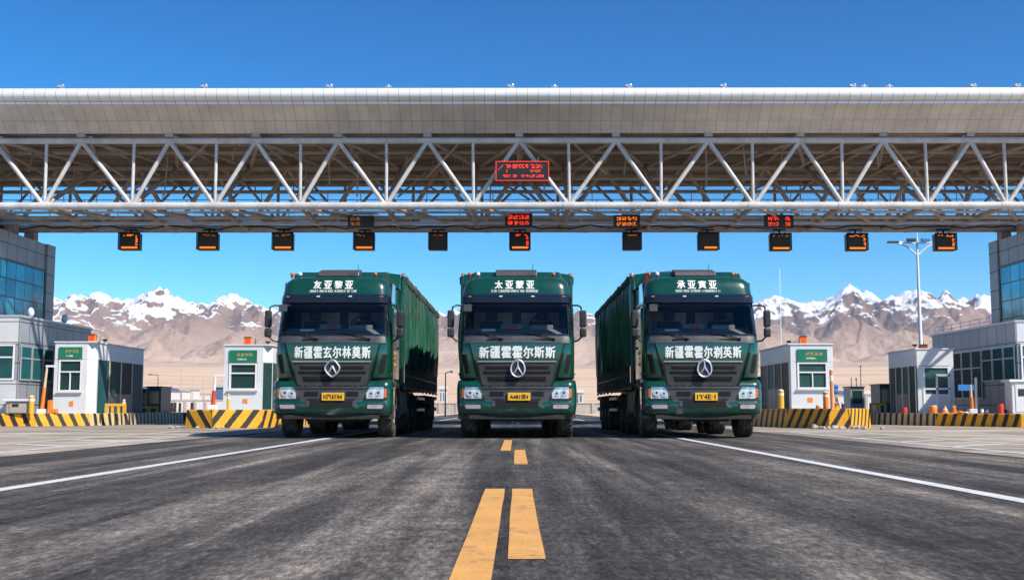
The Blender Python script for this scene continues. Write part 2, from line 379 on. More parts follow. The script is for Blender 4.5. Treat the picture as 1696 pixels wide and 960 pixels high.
def sandmat():
    m, n, b = nodes('desert_sand'); b.inputs['Roughness'].default_value = .95; b.inputs['Specular IOR Level'].default_value = .1
    t = noise(n, .012, 9, .65, stretch=(.25, 1, 1)); r = ramp(n, t.outputs[0], [(.3, (.50,.35,.24)), (.5, (.64,.465,.33)), (.7, (.72,.545,.40))])
    t2 = noise(n, .0045, 5, .6, stretch=(.2, 1.6, 1)); r2 = ramp(n, t2.outputs[0], [(.56, (1,1,1)), (.66, (.72,.70,.62))])
    n.links.new(mix(n, 1., r.outputs[0], r2.outputs[0], 'MULTIPLY'), b.inputs['Base Color']); bump(n, b, noise(n, .6, 6).outputs[0], .5, .3)
    return m
M['rock'] = rockmat(); M['sand'] = sandmat()
az_m = np.radians(np.linspace(-33, 33, 1250))
hf_mesh('mountains', az_m, np.concatenate([np.linspace(3500, 5400, 70), np.linspace(5420, 9900, 330), np.linspace(9950, 12400, 24)]), relief, M['rock'])
def plain(a, r):
    x = r*np.sin(a); y = r*np.cos(a)
    und = fbm(x/240, y/160, 4, 7)*sstep(190, 900, r)*np.minimum(r*.0030, 6)*(1-sstep(3000, 3500, r))*sstep(8, 60, np.abs(x))
    return x, y, fan(r)-.03*(r < 161)+und*1.0-.03
hf_mesh('ground', np.concatenate([np.radians(np.linspace(-33, 33, 400)), np.radians(np.linspace(35, 327, 120))]),
        np.concatenate([[.01], np.linspace(20, 160, 8), np.geomspace(170, 3500, 150)]), plain, M['sand'])

# asphalt carriageway
def asphalt():
    m, n, b = nodes('worn_asphalt')
    fine = noise(n, 30, 9, .9, stretch=(1, .30, 1)); grit = N(n, 'ShaderNodeTexVoronoi'); grit.inputs['Scale'].default_value = 75
    tc = N(n, 'ShaderNodeTexCoord'); n.links.new(tc.outputs['Object'], grit.inputs['Vector'])
    mid = noise(n, 2.1, 9, .72); streak = noise(n, 1.0, 7, .62, stretch=(1.15, .05, 1)); streak2 = noise(n, 3.2, 6, .65, stretch=(1.3, .045, 1))
    blotch = noise(n, .55, 6, .6, stretch=(1, .5, 1))
    base = ramp(n, streak.outputs[0], [(.36, (.036,.035,.034)), (.50, (.078,.073,.069)), (.64, (.195,.175,.157))]).outputs[0]
    base = mix(n, .8, base, ramp(n, streak2.outputs[0], [(.32, (.35,.35,.36)), (.7, (1.5,1.47,1.43))]).outputs[0], 'MULTIPLY')
    base = mix(n, .75, base, ramp(n, mid.outputs[0], [(.3, (.5,.5,.52)), (.5, (.95,.95,.95)), (.72, (1.65,1.6,1.52))]).outputs[0], 'MULTIPLY')
    base = mix(n, .6, base, ramp(n, blotch.outputs[0], [(.35, (.6,.61,.63)), (.65, (1.35,1.32,1.28))]).outputs[0], 'MULTIPLY')
    mot = noise(n, 7, 8, .75, stretch=(1, .30, 1)); base = mix(n, .34, base, ramp(n, mot.outputs[0], [(.36, (.5,.5,.51)), (.5, (1,1,1)), (.64, (1.75,1.66,1.55))]).outputs[0], 'MULTIPLY')
    base = mix(n, 1., base, ramp(n, fine.outputs[0], [(.34, (.15,.15,.15)), (.5, (1,1,1)), (.66, (3.0,2.85,2.7))]).outputs[0], 'MULTIPLY')
    # pale chips and bits of grit
    speck = N(n, 'ShaderNodeTexVoronoi'); speck.inputs['Scale'].default_value = 7; n.links.new(tc.outputs['Object'], speck.inputs['Vector'])
    sf = ramp(n, speck.outputs['Distance'], [(.04, (1,1,1)), (.075, (0,0,0))]).outputs[0]
    sf = math_(n, 'MULTIPLY', sf, ramp(n, noise(n, 4.0, 2).outputs[0], [(.56, (0,0,0)), (.6, (1,1,1))]).outputs[0])
    base = mix(n, sf, base, (.34,.31,.27))
    n.links.new(base, b.inputs['Base Color'])
    rr = ramp(n, mid.outputs[0], [(.3, (.72,.72,.72)), (.7, (.95,.95,.95))]); b.inputs['Specular IOR Level'].default_value = .22; n.links.new(rr.outputs[0], b.inputs['Roughness'])
    h = math_(n, 'ADD', math_(n, 'MULTIPLY', fine.outputs[0], .7), math_(n, 'MULTIPLY', grit.outputs['Distance'], .5))
    bump(n, b, h, .55, .012); return m
def apronmat():
    m, n, b = nodes('dusty_concrete'); b.inputs['Roughness'].default_value = .85
    t = noise(n, .6, 9, .68, stretch=(.35, 1, 1)); fine = noise(n, 30, 5, .75); big = noise(n, .13, 4)
    b.inputs['Specular IOR Level'].default_value = .2; c = ramp(n, t.outputs[0], [(.3, (.13,.113,.098)), (.45, (.27,.235,.20)), (.64, (.54,.46,.38))]).outputs[0]
    c = mix(n, .7, c, ramp(n, big.outputs[0], [(.35, (.7,.7,.7)), (.65, (1.3,1.27,1.2))]).outputs[0], 'MULTIPLY')
    c = mix(n, .6, c, ramp(n, fine.outputs[0], [(.3, (.6,.6,.6)), (.7, (1.4,1.4,1.4))]).outputs[0], 'MULTIPLY')
    n.links.new(c, b.inputs['Base Color']); bump(n, b, fine.outputs[0], .3, .008); return m
M['asphalt'] = asphalt(); M['apron'] = apronmat()
ys = [-8, 0, 20, 60, 160]+[160+i*30 for i in range(1, 28)]
def strip(name, x0, x1, dz, mat, ys):
    mb = MB(); mb.grid([[(x0, y, float(fan(np.float64(abs(y))))+dz), (x1, y, float(fan(np.float64(abs(y))))+dz)] for y in ys])
    mb.f = [f[::-1] for f in mb.f] if False else mb.f
    return tag(mb.build(name, mat), kind='structure')
strip('concrete_apron', -60, 60, -.010, M['apron'], [-8, 0, 40, 78])
strip('road', -6.7, 6.5, -.004, M['asphalt'], [-8, 0, 20, 60, 160])
strip('far_road', -6.7, 6.5, .04, M['asphalt'], [160, 200, 300, 400, 500, 700, 900])
def paintmat(name, col, wear=.5, seed=0):
    m, n, b = nodes(name); b.inputs['Roughness'].default_value = .7
    t = noise(n, 9, 9, .8); t2 = noise(n, 1.3, 4, .6); t3 = noise(n, 60, 3, .6)
    v = ramp(n, noise(n, 3, 6, .7).outputs[0], [(.3, tuple(c*.78 for c in col)), (.7, col)]).outputs[0]
    f = math_(n, 'ADD', math_(n, 'MULTIPLY', t.outputs[0], .6), math_(n, 'MULTIPLY', t2.outputs[0], .4))
    f = ramp(n, f, [(.53+.1*(1-wear), (0,0,0)), (.60+.1*(1-wear), (1,1,1))]).outputs[0]
    v = mix(n, .35, v, ramp(n, t3.outputs[0], [(.35, (.55,.55,.55)), (.6, (1.1,1.1,1.1))]).outputs[0], 'MULTIPLY')
    n.links.new(mix(n, math_(n, 'MULTIPLY', f, .65), v, (.14,.12,.10)), b.inputs['Base Color'])
    bump(n, b, t3.outputs[0], .3, .006)
    return m
M['paint_white'] = paintmat('road_paint_white', (.76,.76,.75), .75); M['paint_yellow'] = paintmat('road_paint_orange', (.80,.41,.11), 1.0)
M['paint_old'] = paintmat('road_paint_worn', (.80,.79,.76), .7)
def quadstrip(mb, a, b, wdt, z=0):
    a = Vector((*a, 0)); b = Vector((*b, 0)); d = (b-a).normalized(); s = Vector((d.y, -d.x, 0))*wdt/2
    k = max(1, int((b-a).length/.8)); L = []; 
    for i in range(k+1):
        p = a+(b-a)*i/k; j = random.uniform(-.006, .006); j2 = random.uniform(-.006, .006)
        L.append([(p.x-s.x*(1+j/wdt), p.y-s.y, z), (p.x+s.x*(1+j2/wdt), p.y+s.y, z)])
    mb.grid(L)
for i, (x, y0, y1) in enumerate([(-.17, 3.0, 9.05), (.04, 4.85, 9.05), (-.17, 17.2, 23.0), (.045, 13.0, 17.5), (-.17, 52, 58), (.04, 46, 52), (-.17, 70, 76)]):
    mb = MB(); quadstrip(mb, (x, y0), (x, y1), .155, 0); tag(mb.build('lane_dash', M['paint_yellow']), kind='structure')
for x in (-3.98, 3.43):
    mb = MB(); quadstrip(mb, (x, -4), (x, 150), .15, 0); tag(mb.build('lane_line', M['paint_white']), kind='structure')
for s, xa, xb in ((-1, 7.35, 9.0), (1, 7.05, 8.7)):
    for xx, y0, y1 in ((xa, 9, 31), (xb, 10, 33)):
        mb = MB(); quadstrip(mb, (s*xx, y0), (s*xx*1.04, y1), .13, -.006); tag(mb.build('hatch_border_line', M['paint_old']), kind='structure')
    for k in range(8):
        y = 11+k*2.7; mb = MB()
        quadstrip(mb, (s*(xa+.1), y), (s*(xb-.05), y+1.5), .17, -.005); tag(mb.build('hatch_stripe', M['paint_old']), kind='structure')
    mb = MB(); quadstrip(mb, (s*11.5, 20), (s*11.8, 34), .12, -.006); tag(mb.build('hatch_border_line', M['paint_old']), kind='structure')
# joints between the concrete slabs
for k, y in enumerate((19, 25, 31, 37, 43)):
    for s in (-1, 1):
        mb = MB(); quadstrip(mb, (s*6.8, y), (s*45, y), .03, -.004); tag(mb.build('pavement_joint', M['chassis']), kind='structure')
# haze
hm = bpy.data.materials.new('haze_air'); hm.use_nodes = True; hn = hm.node_tree; hn.nodes.clear()
ho = N(hn, 'ShaderNodeOutputMaterial'); pv = N(hn, 'ShaderNodeVolumePrincipled'); pv.inputs['Color'].default_value = (.62,.76,1.0,1); pv.inputs['Density'].default_value = HAZE = 3.6e-5
hn.links.new(pv.outputs[0], ho.inputs['Volume'])
mb = MB(); mb.box(-9500, 9500, -3700, 12700, -1.2, 1350); hz = mb.build('haze', hm); tag(hz, kind='stuff')
# ================================================================== TRUCKS
def dg(): return bpy.context.evaluated_depsgraph_get()
def text_mesh(s, bold=.02, spacing=1.0, size=1.0):
    cu = bpy.data.curves.new('lettering', 'FONT'); cu.body = s; cu.size = size; cu.offset = bold; cu.space_character = spacing; cu.resolution_u = 2; cu.align_x = 'LEFT'
    o = link(bpy.data.objects.new('lettering', cu)); bpy.context.view_layer.update()
    me = bpy.data.meshes.new_from_object(o.evaluated_get(dg())); bpy.data.objects.remove(o); 
    v = np.array([p.co[:2] for p in me.vertices]).reshape(-1, 2); f = [list(p.vertices) for p in me.polygons]
    bpy.data.meshes.remove(me); return v, f
def text_fit(mb, s, box, place, bold=.02, spacing=1.0, size=1.0, heavy=0):
    v, f = text_mesh(s, bold, spacing, size)
    if len(v) == 0: return
    lo = v.min(0); hi = v.max(0); x0, x1, z0, z1 = box
    u = (v-lo)/(hi-lo); k = heavy*(z1-z0)
    for q, (ox, oz) in enumerate(((0, 0), (k, k*.6), (-k, -k*.6), (k*.6, -k)) if heavy else ((0, 0),)):
        P = [place(x0+a*(x1-x0)+ox, z0+b*(z1-z0)+oz) for a, b in u]; mb.add([(p[0], p[1]-q*.0011, p[2]) for p in P], f)
class Surf:
    def __init__(s, tab, bow=.06, r=.20): s.t = tab; s.bow = bow; s.r = r
    def at(s, z):
        z_ = [t[0] for t in s.t]; return np.interp(z, z_, [t[1] for t in s.t]), np.interp(z, z_, [t[2] for t in s.t])
    def y(s, x, z):
        yf, w_ = s.at(z); x = min(abs(x), w_*.9999); a = max(0, x-(w_-s.r))
        return yf+s.bow*(x/w_)**2+s.r*(1-math.sqrt(max(0, 1-(a/s.r)**2)))
CAB = Surf([(1.12,.16,1.17),(1.28,.13,1.20),(1.62,.07,1.22),(2.0,.08,1.22),(2.14,.12,1.215),(2.84,.30,1.175),(3.04,.34,1.16),(3.22,.38,1.14),(3.33,.43,1.10),(3.41,.52,1.02),(3.45,.66,.93),(3.465,.95,.85)], .07, .24)
BUM = Surf([(.49,.10,1.20),(.53,.05,1.235),(.60,.03,1.25),(.72,.02,1.26),(.80,.05,1.262),(1.0,.04,1.262),(1.12,.06,1.255),(1.19,.10,1.245),(1.22,.17,1.22)], .10, .17)
US = [0,.15,.3,.45,.58,.7,.78,.84,.88,.92,.95,.975,.99,1.0]; US = [-u for u in US[:0:-1]]+US
def loft(surf, zs, yb, skip=None):
    mb = MB(); rings = []
    for z in zs:
        _, w_ = surf.at(z); row = [(u*w_, surf.y(u*w_, z), z) for u in US]
        ye = row[-1][1]; q1 = ye+(yb-.08-ye)*.3; row += [(w_, q1, z), (w_, yb-.08, z), (w_-.05, yb, z), (-w_+.05, yb, z), (-w_, yb-.08, z), (-w_, q1, z)]
        rings.append(row)
    n = len(rings[0]); mb.v = [p for r_ in rings for p in r_]
    for i in range(len(zs)-1):
        for j in range(n):
            k = (j+1) % n
            if skip and j < len(US)-1 and skip(zs[i], zs[i+1], (US[j]+US[j+1])/2): continue
            mb.f.append([i*n+j, i*n+k, (i+1)*n+k, (i+1)*n+j]); mb.m.append(0)
    mb.f.append(list(range((len(zs)-1)*n, len(zs)*n))); mb.m.append(0)
    mb.f.append(list(range(n-1, -1, -1))); mb.m.append(0)
    return mb
def patch(mb, surf, rows, off, th, n=14):
    """a panel following the surface: rows = (z, x_left, x_right), standing `off` proud of it"""
    k = len(rows); fr = []; bk = []
    for z, a, b in rows:
        for i in range(n+1):
            x = a+(b-a)*i/n; y = surf.y(x, z)-off; fr.append((x, y, z)); bk.append((x, y+th, z))
    N_ = len(fr); mb_f = []
    W = n+1
    for r_ in range(k-1):
        for i in range(n): mb_f.append((r_*W+i, r_*W+i+1, (r_+1)*W+i+1, (r_+1)*W+i))
    for i in range(n):
        mb_f.append((i+1, i, N_+i, N_+i+1)); t = (k-1)*W; mb_f.append((t+i, t+i+1, N_+t+i+1, N_+t+i))
    for r_ in range(k-1):
        mb_f.append((r_*W, (r_+1)*W, N_+(r_+1)*W, N_+r_*W)); mb_f.append(((r_+1)*W+n, r_*W+n, N_+r_*W+n, N_+(r_+1)*W+n))
    mb.add(fr+bk, mb_f); return mb
def rows(z0, a0, b0, z1, a1, b1, k=4): return [(z0+(z1-z0)*i/k, a0+(a1-a0)*i/k, b0+(b1-b0)*i/k) for i in range(k+1)]

def make_truck():
    t = empty('cargo_truck')
    zs = [1.12,1.2,1.28,1.4,1.6,1.8,2.0,2.17,2.3,2.45,2.6,2.72,2.80,2.9,3.0,3.04,3.1,3.16,3.22,3.28,3.33,3.37,3.41,3.43,3.45,3.465]
    cab = loft(CAB, zs, 2.15, lambda a, b, u: a >= 2.16 and b <= 2.81 and abs(u) < .93).build('cab', M['green'], t, smooth=True)
    # windscreen with its frame
    g = MB(); patch(g, CAB, rows(2.16, -1.135, 1.135, 2.815, -1.10, 1.10, 6), -.004, .006, 28); g.build('windscreen', M['windshield'], t, smooth=True)
    f = MB(); patch(f, CAB, rows(2.795, -1.14, 1.14, 2.86, -1.14, 1.14, 2), .012, .05, 28); patch(f, CAB, rows(2.13, -1.17, 1.17, 2.18, -1.16, 1.16, 2), .012, .05, 28)
    for s in (-1, 1):
        a, b = sorted((s*1.085, s*1.165)); c, d = sorted((s*1.06, s*1.135)); patch(f, CAB, rows(2.16, a, b, 2.82, c, d, 5), .010, .05, 5)
    f.build('windscreen_frame', M['black_gloss'], t, smooth=True)
    # inside the cab
    i_ = MB(); i_.box(-1.12, 1.12, 1.7, 1.74, 1.3, 2.95); i_.box(-1.12, 1.12, .5, 1.7, 1.35, 1.4); i_.box(-1.13, -1.12, .4, 1.7, 1.4, 2.95); i_.box(1.12, 1.13, .4, 1.7, 1.4, 2.95); i_.build('cab_lining', M['dark_plastic'], t)
    cl = MB(); cl.box(-1.1, 1.1, .45, 1.69, 2.82, 2.86); cl.build('cab_ceiling', M['lining'], t); cl = MB(); cl.box(-.95, -.1, 1.62, 1.68, 2.0, 2.75); cl.box(.1, .95, 1.62, 1.68, 2.0, 2.75); cl.build('cab_curtain', M['lining'], t)
    d_ = MB(); d_.prism_x([(.26,1.9),(.72,1.9),(.80,2.28),(.62,2.34),(.34,2.20)], -1.08, 1.08); d_.box(.28, .78, .56, .72, 2.3, 2.40)
    d_.box(-.35, .12, .5, .62, 2.3, 2.42); d_.build('dashboard', M['dash'], t, bevel=.02)
    x = MB(); x.box(-.18, -.02, .45, .52, 2.30, 2.38); x.build('dash_box', M['red'], t, bevel=.01); x = MB(); x.box(-.75, -.45, .42, .5, 2.26, 2.30); x.build('dash_paper', M['frame_white'], t)
    for x in (-.55, .55):
        s_ = MB(); s_.box(x-.25, x+.25, 1.05, 1.2, 1.9, 2.52); s_.box(x-.25, x+.25, .85, 1.2, 1.78, 1.92); s_.box(x-.13, x+.13, 1.07, 1.17, 2.54, 2.72); s_.build('seat', M['seat'], t, bevel=.04)
    wh = MB(); c = Vector((.52, .74, 2.42)); q = Matrix.Rotation(R(-35), 3, 'X')
    pts = [c+q @ Vector((.23*math.cos(a), 0, .23*math.sin(a))) for a in np.linspace(0, 2*math.pi, 25)]
    wh.path(pts, .015, 6); wh.tube(c, c+q @ Vector((0, .05, -.2)), .015); wh.tube(c+q @ Vector((-.22, 0, 0)), c+q @ Vector((.22, 0, 0)), .014); wh.tube(c, c+Vector((0, -.1, -.3)), .03); wh.build('steering_wheel', M['dark_plastic'], t, smooth=True)
    # sun visor
    v = MB(); patch(v, CAB, [(2.855,-1.165,1.165),(2.90,-1.175,1.175),(2.98,-1.175,1.175),(3.035,-1.16,1.16)], .085, .13, 30)
    vis = v.build('sun_visor', M['black_gloss'], t, smooth=True)
    for x in (-1.0, 1.0, -.34, .34):
        l_ = MB(); z = 2.985; y = CAB.y(x, z)-.09; l_.box(x-.035, x+.035, y-.008, y+.02, z-.012, z+.014); l_.build('marker_lamp', M['lamp_white'] if abs(x) < .5 else M['amber'], vis, bevel=.004)
    # bonnet lid, cowl, wipers
    b = MB(); patch(b, CAB, [(1.095,-.70,.70),(1.13,-.74,.74),(1.3,-.80,.80),(1.6,-.88,.88),(1.8,-.94,.94),(1.975,-.985,.985)], .022, .05, 20); b.build('bonnet_lid', M['green'], t, smooth=True)
    c_ = MB(); patch(c_, CAB, rows(1.985, -1.12, 1.12, 2.135, -1.10, 1.10, 3), .030, .06, 24); c_.build('cowl', M['grey_plastic'], t, smooth=True)
    for x0, x1 in ((-.33, -.85), (.78, .15), (.05, -.25)):
        wv = MB(); z0 = 2.07; p0 = Vector((x0, CAB.y(x0, z0)-.05, z0)); p1 = Vector((x1, CAB.y(x1, 2.21)-.035, 2.21)); pm_ = (p0+p1)/2+Vector((0, -.02, .03))
        if x0 == .05: wv.box(-.62, -.28, CAB.y(.4, z0)-.045, CAB.y(.4, z0), z0-.03, z0+.005); wv.box(.34, .80, CAB.y(.6, z0)-.045, CAB.y(.6, z0), z0-.03, z0+.005); wv.build('wiper_mount', M['void'], t); continue
        wv.path([p0, pm_, p1], .012, 6); dx = .30
        wv.tube(p1+Vector((-dx*.9, .01, .02)), p1+Vector((dx*1.2, -.01, -.045)), .009, n=6); wv.ball(p0, .03, 8, 6); wv.build('wiper', M['void'], t)
    # corner air deflectors with their slots
    for s in (-1, 1):
        P = lambda z0, a0, b0, z1, a1, b1, k=4: rows(z0, *sorted((s*a0, s*b0)), z1, *sorted((s*a1, s*b1)), k)
        a = MB(); patch(a, CAB, P(1.27, .86, 1.195, 1.80, 1.00, 1.215), .052, .08, 12); df = a.build('corner_deflector', M['green'], t, smooth=True)
        a = MB(); patch(a, CAB, P(1.35, .985, 1.085, 1.75, 1.055, 1.165), .056, .01, 6); a.build('air_slot', M['void'], df)
        a = MB(); patch(a, CAB, P(1.255, .80, 1.15, 1.285, .86, 1.18, 2), .02, .04, 8); a.build('deflector_trim', M['dark_plastic'], df)
        # seam between lid and corner
        a = MB(); patch(a, CAB, P(1.29, .80, .84, 1.96, .985, 1.01, 8), .010, .02, 1); a.build('panel_gap', M['void'], t)
    
    for s in (-1, 1): x = MB(); patch(x, CAB, rows(1.20, *sorted((s*1.185, s*.80)), 1.262, *sorted((s*1.19, s*.83)), 2), .014, .05, 10); x.build('cab_gap', M['void'], t)
    # grille
    gr = MB(); patch(gr, CAB, [(1.10,-.70,.70),(1.14,-.73,.73),(1.35,-.77,.77),(1.60,-.82,.82)], .040, .03, 20); G = gr.build('grille', M['grey_plastic'], t, smooth=True)
    for z0, z1, a in ((1.43,1.50,.66),(1.33,1.395,.70),(1.175,1.285,.60)):
        x = MB(); patch(x, CAB, [(z0,-a,a),(z1,-a-.02,a+.02)], .043, .01, 20); x.build('grille_opening', M['void'], G)
    for z in (1.24,):
        x = MB(); patch(x, CAB, [(z,-.55,.55),(z+.022,-.55,.55)], .050, .02, 20); x.build('grille_bar', M['dark_plastic'], G)
    x = MB(); patch(x, CAB, [(1.585,-.825,.825),(1.61,-.83,.83)], .060, .03, 24); x.build('chrome_strip', M['chrome'], G, smooth=True)
    # sill under the lid, a row of dirty brackets
    x = MB(); x.box(-.9, .9, .20, .5, 1.04, 1.2); x.build('front_crossmember', M['void'], t)
    x = MB()
    for k in range(13):
        xx = -.66+k*.11+random.uniform(-.03, .03); x.box(xx, xx+random.uniform(.03, .06), .16, .2, 1.07, 1.085+random.uniform(0,.015))
    x.build('radiator_bracket', M['rim'], t)
    # roof wind deflector, its grey hatch, horns
    dfl = MB(); dfl.prism_x([(.88,3.42),(1.25,3.62),(1.9,3.70),(2.1,3.70),(2.1,3.4)], -.95, .95)
    for s in (-1, 1): dfl.add([(s*.95,.90,3.4),(s*1.22,1.75,3.3),(s*1.22,2.1,3.68),(s*.95,2.1,3.7),(s*.95,1.3,3.62),(s*1.22,2.1,3.3),(s*.95,2.1,3.4)], [(0,1,2,3,4) if s > 0 else (4,3,2,1,0), (1,5,2), (5,6,3,2)])
    D = dfl.build('roof_deflector', M['green'], t, recalc=True, bevel=.03)
    x = MB(); x.prism_x([(.80,3.48),(.84,3.585),(1.25,3.675),(1.35,3.50)], -.46, .44); x.build('roof_hatch', M['grey_plastic'], t, bevel=.02)
    for x0, m in ((-1.02, 'amber'), (.80, 'amber'), (-.84, 'lamp_white')):
        x = MB(); x.tube((x0, .80, 3.44), (x0, .80, 3.50), .025); x.build('lamp_stalk', M['dark_plastic'], t)
        x = MB(); x.ball((x0, .80, 3.525), .045, 12, 8); x.build('roof_lamp', M[m], t, smooth=True)
    x = MB(); x.tube((.35, 1.2, 3.5), (.36, 1.25, 3.80), .006, n=5); x.build('aerial', M['void'], t)
    # mirrors
    for s in (-1, 1):
        x = MB(); x.path([(s*1.15,.42,2.80),(s*1.28,.30,2.80),(s*1.36,.26,2.76),(s*1.37,.26,2.68)], .018, 8); x.path([(s*1.17,.35,2.02),(s*1.30,.28,2.05),(s*1.37,.26,2.13)], .018, 8)
        x.tube((s*1.37,.26,2.75), (s*1.37,.26,2.1), .014)
        mr = x.build('mirror_arm', M['dark_plastic'], t, smooth=True)
        x = MB(); x.box(s*1.40-.07, s*1.40+.075, .20, .32, 2.33, 2.69); x.build('mirror', M['dark_plastic'], mr, bevel=.035)
        x = MB(); x.box(s*1.40-.07, s*1.40+.075, .20, .32, 2.12, 2.31); x.build('small_mirror', M['dark_plastic'], mr, bevel=.035)
    x = MB(); x.path([(-.95,.28,2.79),(-1.02,.10,2.80),(-1.04,.02,2.76)], .014, 6); x.box(-1.12, -.95, -.02, .05, 2.64, 2.79); x.build('front_mirror', M['grey_plastic'], t, bevel=.02)
    # bumper
    zb = [.49,.51,.53,.56,.60,.66,.72,.76,.80,.9,1.0,1.05,1.075]
    bm_ = loft(BUM, zb, .74)
    for s in (-1, 1): patch(bm_, BUM, [(z, *sorted((s*a, s*BUM.at(z)[1]*.998))) for z, a in ((1.07,.72),(1.12,.76),(1.17,.80),(1.20,.84),(1.218,.90))], .001, .40, 14)
    B = bm_.build('bumper', M['green'], t, smooth=True)
    x = MB(); patch(x, BUM, [(.63,-.56,.56),(.80,-.66,.66),(1.05,-.745,.745),(1.078,-.73,.73)], .010, .03, 20); x.build('bumper_insert', M['grey_plastic'], B)
    x = MB(); patch(x, BUM, [(.645,-.44,.44),(.78,-.46,.46)], .016, .01, 14); x.build('lower_opening', M['void'], B)
    
    for a, b_ in ((-.56, -.28), (.32, .56)):
        x = MB(); patch(x, BUM, [(.875,a,b_),(.97,a,b_)], .015, .01, 6); x.build('bumper_slot', M['void'], B)
    x = MB(); patch(x, BUM, [(1.03,-.76,.76),(1.065,-.77,.77)], .022, .03, 20); patch(x, BUM, [(.80,-.5,.5),(.83,-.5,.5)], .022, .03, 14); x.build('bumper_bar', M['dark_plastic'], B)
    for a in (-.52, .45):
        x = MB(); patch(x, BUM, [(.66,a,a+.07),(.77,a,a+.07)], .024, .03, 3); x.build('tow_hook_cover', M['grey_plastic'], B)
    x = MB(); x.box(-1.0, 1.0, .12, .5, .40, .49); x.build('underrun_bar', M['chassis'], t)
    for s in (-1, 1):
        P = lambda rr_: [(z, *sorted((s*a, s*b_))) for z, a, b_ in rr_]
        x = MB(); patch(x, BUM, P([(.80,.70,1.14),(.83,.68,1.16),(1.04,.72,1.165),(1.075,.80,1.15)]), .010, .03, 14); hb = x.build('headlight_housing', M['black_gloss'], t, smooth=True)
        x = MB(); patch(x, BUM, P([(.825,.72,1.10),(.93,.71,1.095),(1.06,.80,1.09)]), .018, .03, 14); x.build('headlight', M['lens'], hb, smooth=True)
        x = MB(); patch(x, BUM, P([(.85,1.10,1.15),(1.035,1.095,1.15)]), .018, .03, 5); x.build('turn_lamp', M['amber'], hb)
        for xc, zc, rr in ((.83,.93,.062),(.98,.945,.070)):
            x = MB(); yy = BUM.y(xc, zc)-.022; x.tube((s*xc, yy, zc), (s*xc, yy-.006, zc), rr, n=18); x.tube((s*xc, yy-.007, zc), (s*xc, yy-.010, zc), rr*.78, n=18); x.build('lamp_reflector', M['chrome'], hb, smooth=True)
            x = MB(); x.tube((s*xc, yy-.011, zc), (s*xc, yy-.013, zc), rr*.38, n=14); x.build('lamp_bulb', M['dark_plastic'], hb)
        x = MB(); patch(x, BUM, P([(.832,.72,.74),(.93,.715,.735),(1.05,.80,.815)]), .022, .01, 2); patch(x, BUM, P([(1.03,.80,1.09),(1.042,.80,1.09)]), .022, .01, 8); x.build('lamp_divider', M['dark_plastic'], hb)
        x = MB(); patch(x, BUM, P([(.595,.74,1.11),(.72,.72,1.12),(.74,.75,1.10)]), .008, .03, 10); fg = x.build('fog_housing', M['dark_plastic'], t); x = MB(); patch(x, BUM, P([(.615,.76,1.06),(.675,.75,1.09),(.70,.78,1.07)]), .016, .03, 10); x.build('fog_lamp', M['fog_lens'], fg)
        # doors and side glass
        X = lambda a, b: sorted((s*a, s*b))
        x = MB(); x0, x1 = X(1.205, 1.228); x.prism_x([(.62,1.25),(1.72,1.25),(1.72,2.14),(.50,2.14)], x0, x1); dr = x.build('door', M['green'], t, bevel=.01)
        x = MB(); x0, x1 = X(1.15, 1.222); x.prism_x([(.58,2.2),(1.60,2.2),(1.55,2.78),(.74,2.78)], x0, x1); x.build('door_window', M['cab_glass'], dr, bevel=.01)
        x = MB(); x0, x1 = X(1.228, 1.25); x.box(x0, x1, 1.38, 1.6, 1.92, 1.97); x.build('door_handle', M['dark_plastic'], dr)
        x = MB(); x0, x1 = X(1.10, 1.172); x.prism_x([(.62,2.9),(2.0,2.9),(2.0,3.34),(.85,3.34)], x0, x1); x.build('side_fairing_sky_sheen', M['cab_glass'], t, bevel=.01)  # glassy panel added in place of the sky reflected in the painted fairing
        x = MB(); x0, x1 = X(1.228, 1.232); x.box(x0, x1, .75, 1.2, 1.78, 1.85); x.box(x0, x1, .80, 1.0, 1.68, 1.72); x.box(x0, x1, .75, 1.15, 1.54, 1.60); x.build('door_lettering', M['orange_text'], dr)
        x = MB(); x0, x1 = X(1.225, 1.25); x.box(x0, x1, .62, .70, 1.32, 1.38); x.build('side_lamp', M['amber'], t)
        # fender arch and steps
        x = MB(); ang = np.linspace(R(-8), R(188), 19); yc = 1.28; r0, r1 = .60, .72; x0, x1 = X(.90, 1.25)
        for a, b_ in zip(ang, ang[1:]):
            p = [(yc+r0*math.cos(a), .50+r0*math.sin(a)), (yc+r1*math.cos(a), .50+r1*math.sin(a)), (yc+r1*math.cos(b_), .50+r1*math.sin(b_)), (yc+r0*math.cos(b_), .50+r0*math.sin(b_))]
            x.prism_x(p, x0, x1)
        x.build('fender', M['grey_plastic'], t)
        x = MB(); x0, x1 = X(1.0, 1.25); x.box(x0, x1, .66, .76, .45, .50); x.box(x0, x1, .66, .76, .78, .82); x.build('step', M['galv'], t)
    # wheels
    def wheel(x, y, s, w_=.31, r=.50, name='wheel'):
        W = empty(name, (x, y, r)); setpar(W, t)
        tm = MB(); h = w_/2
        tm.lathe_x([(-h*.72,.28),(-h,.32),(-h*1.02,.42),(-h*.95,.475),(-h*.80,r*.985),(-h*.5,r),(-h*.48,r*.972),(-h*.40,r*.972),(-h*.38,r),(-.02,r),(-.015,r*.972),(.015,r*.972),(.02,r),(h*.38,r),(h*.40,r*.972),(h*.48,r*.972),(h*.5,r),(h*.80,r*.985),(h*.95,.475),(h*1.02,.42),(h,.32),(h*.72,.28)], (0,0,0), 40)
        for k in range(40):
            a = 2*math.pi*k/40
            for sx in (-1, 1): tm.tube((sx*h*.62, r*.985*math.cos(a), r*.985*math.sin(a)), (sx*h*.97, r*.97*math.cos(a+.03), r*.97*math.sin(a+.03)), .012, n=4)
        tm.build('tyre', M['rubber'], W, smooth=True)
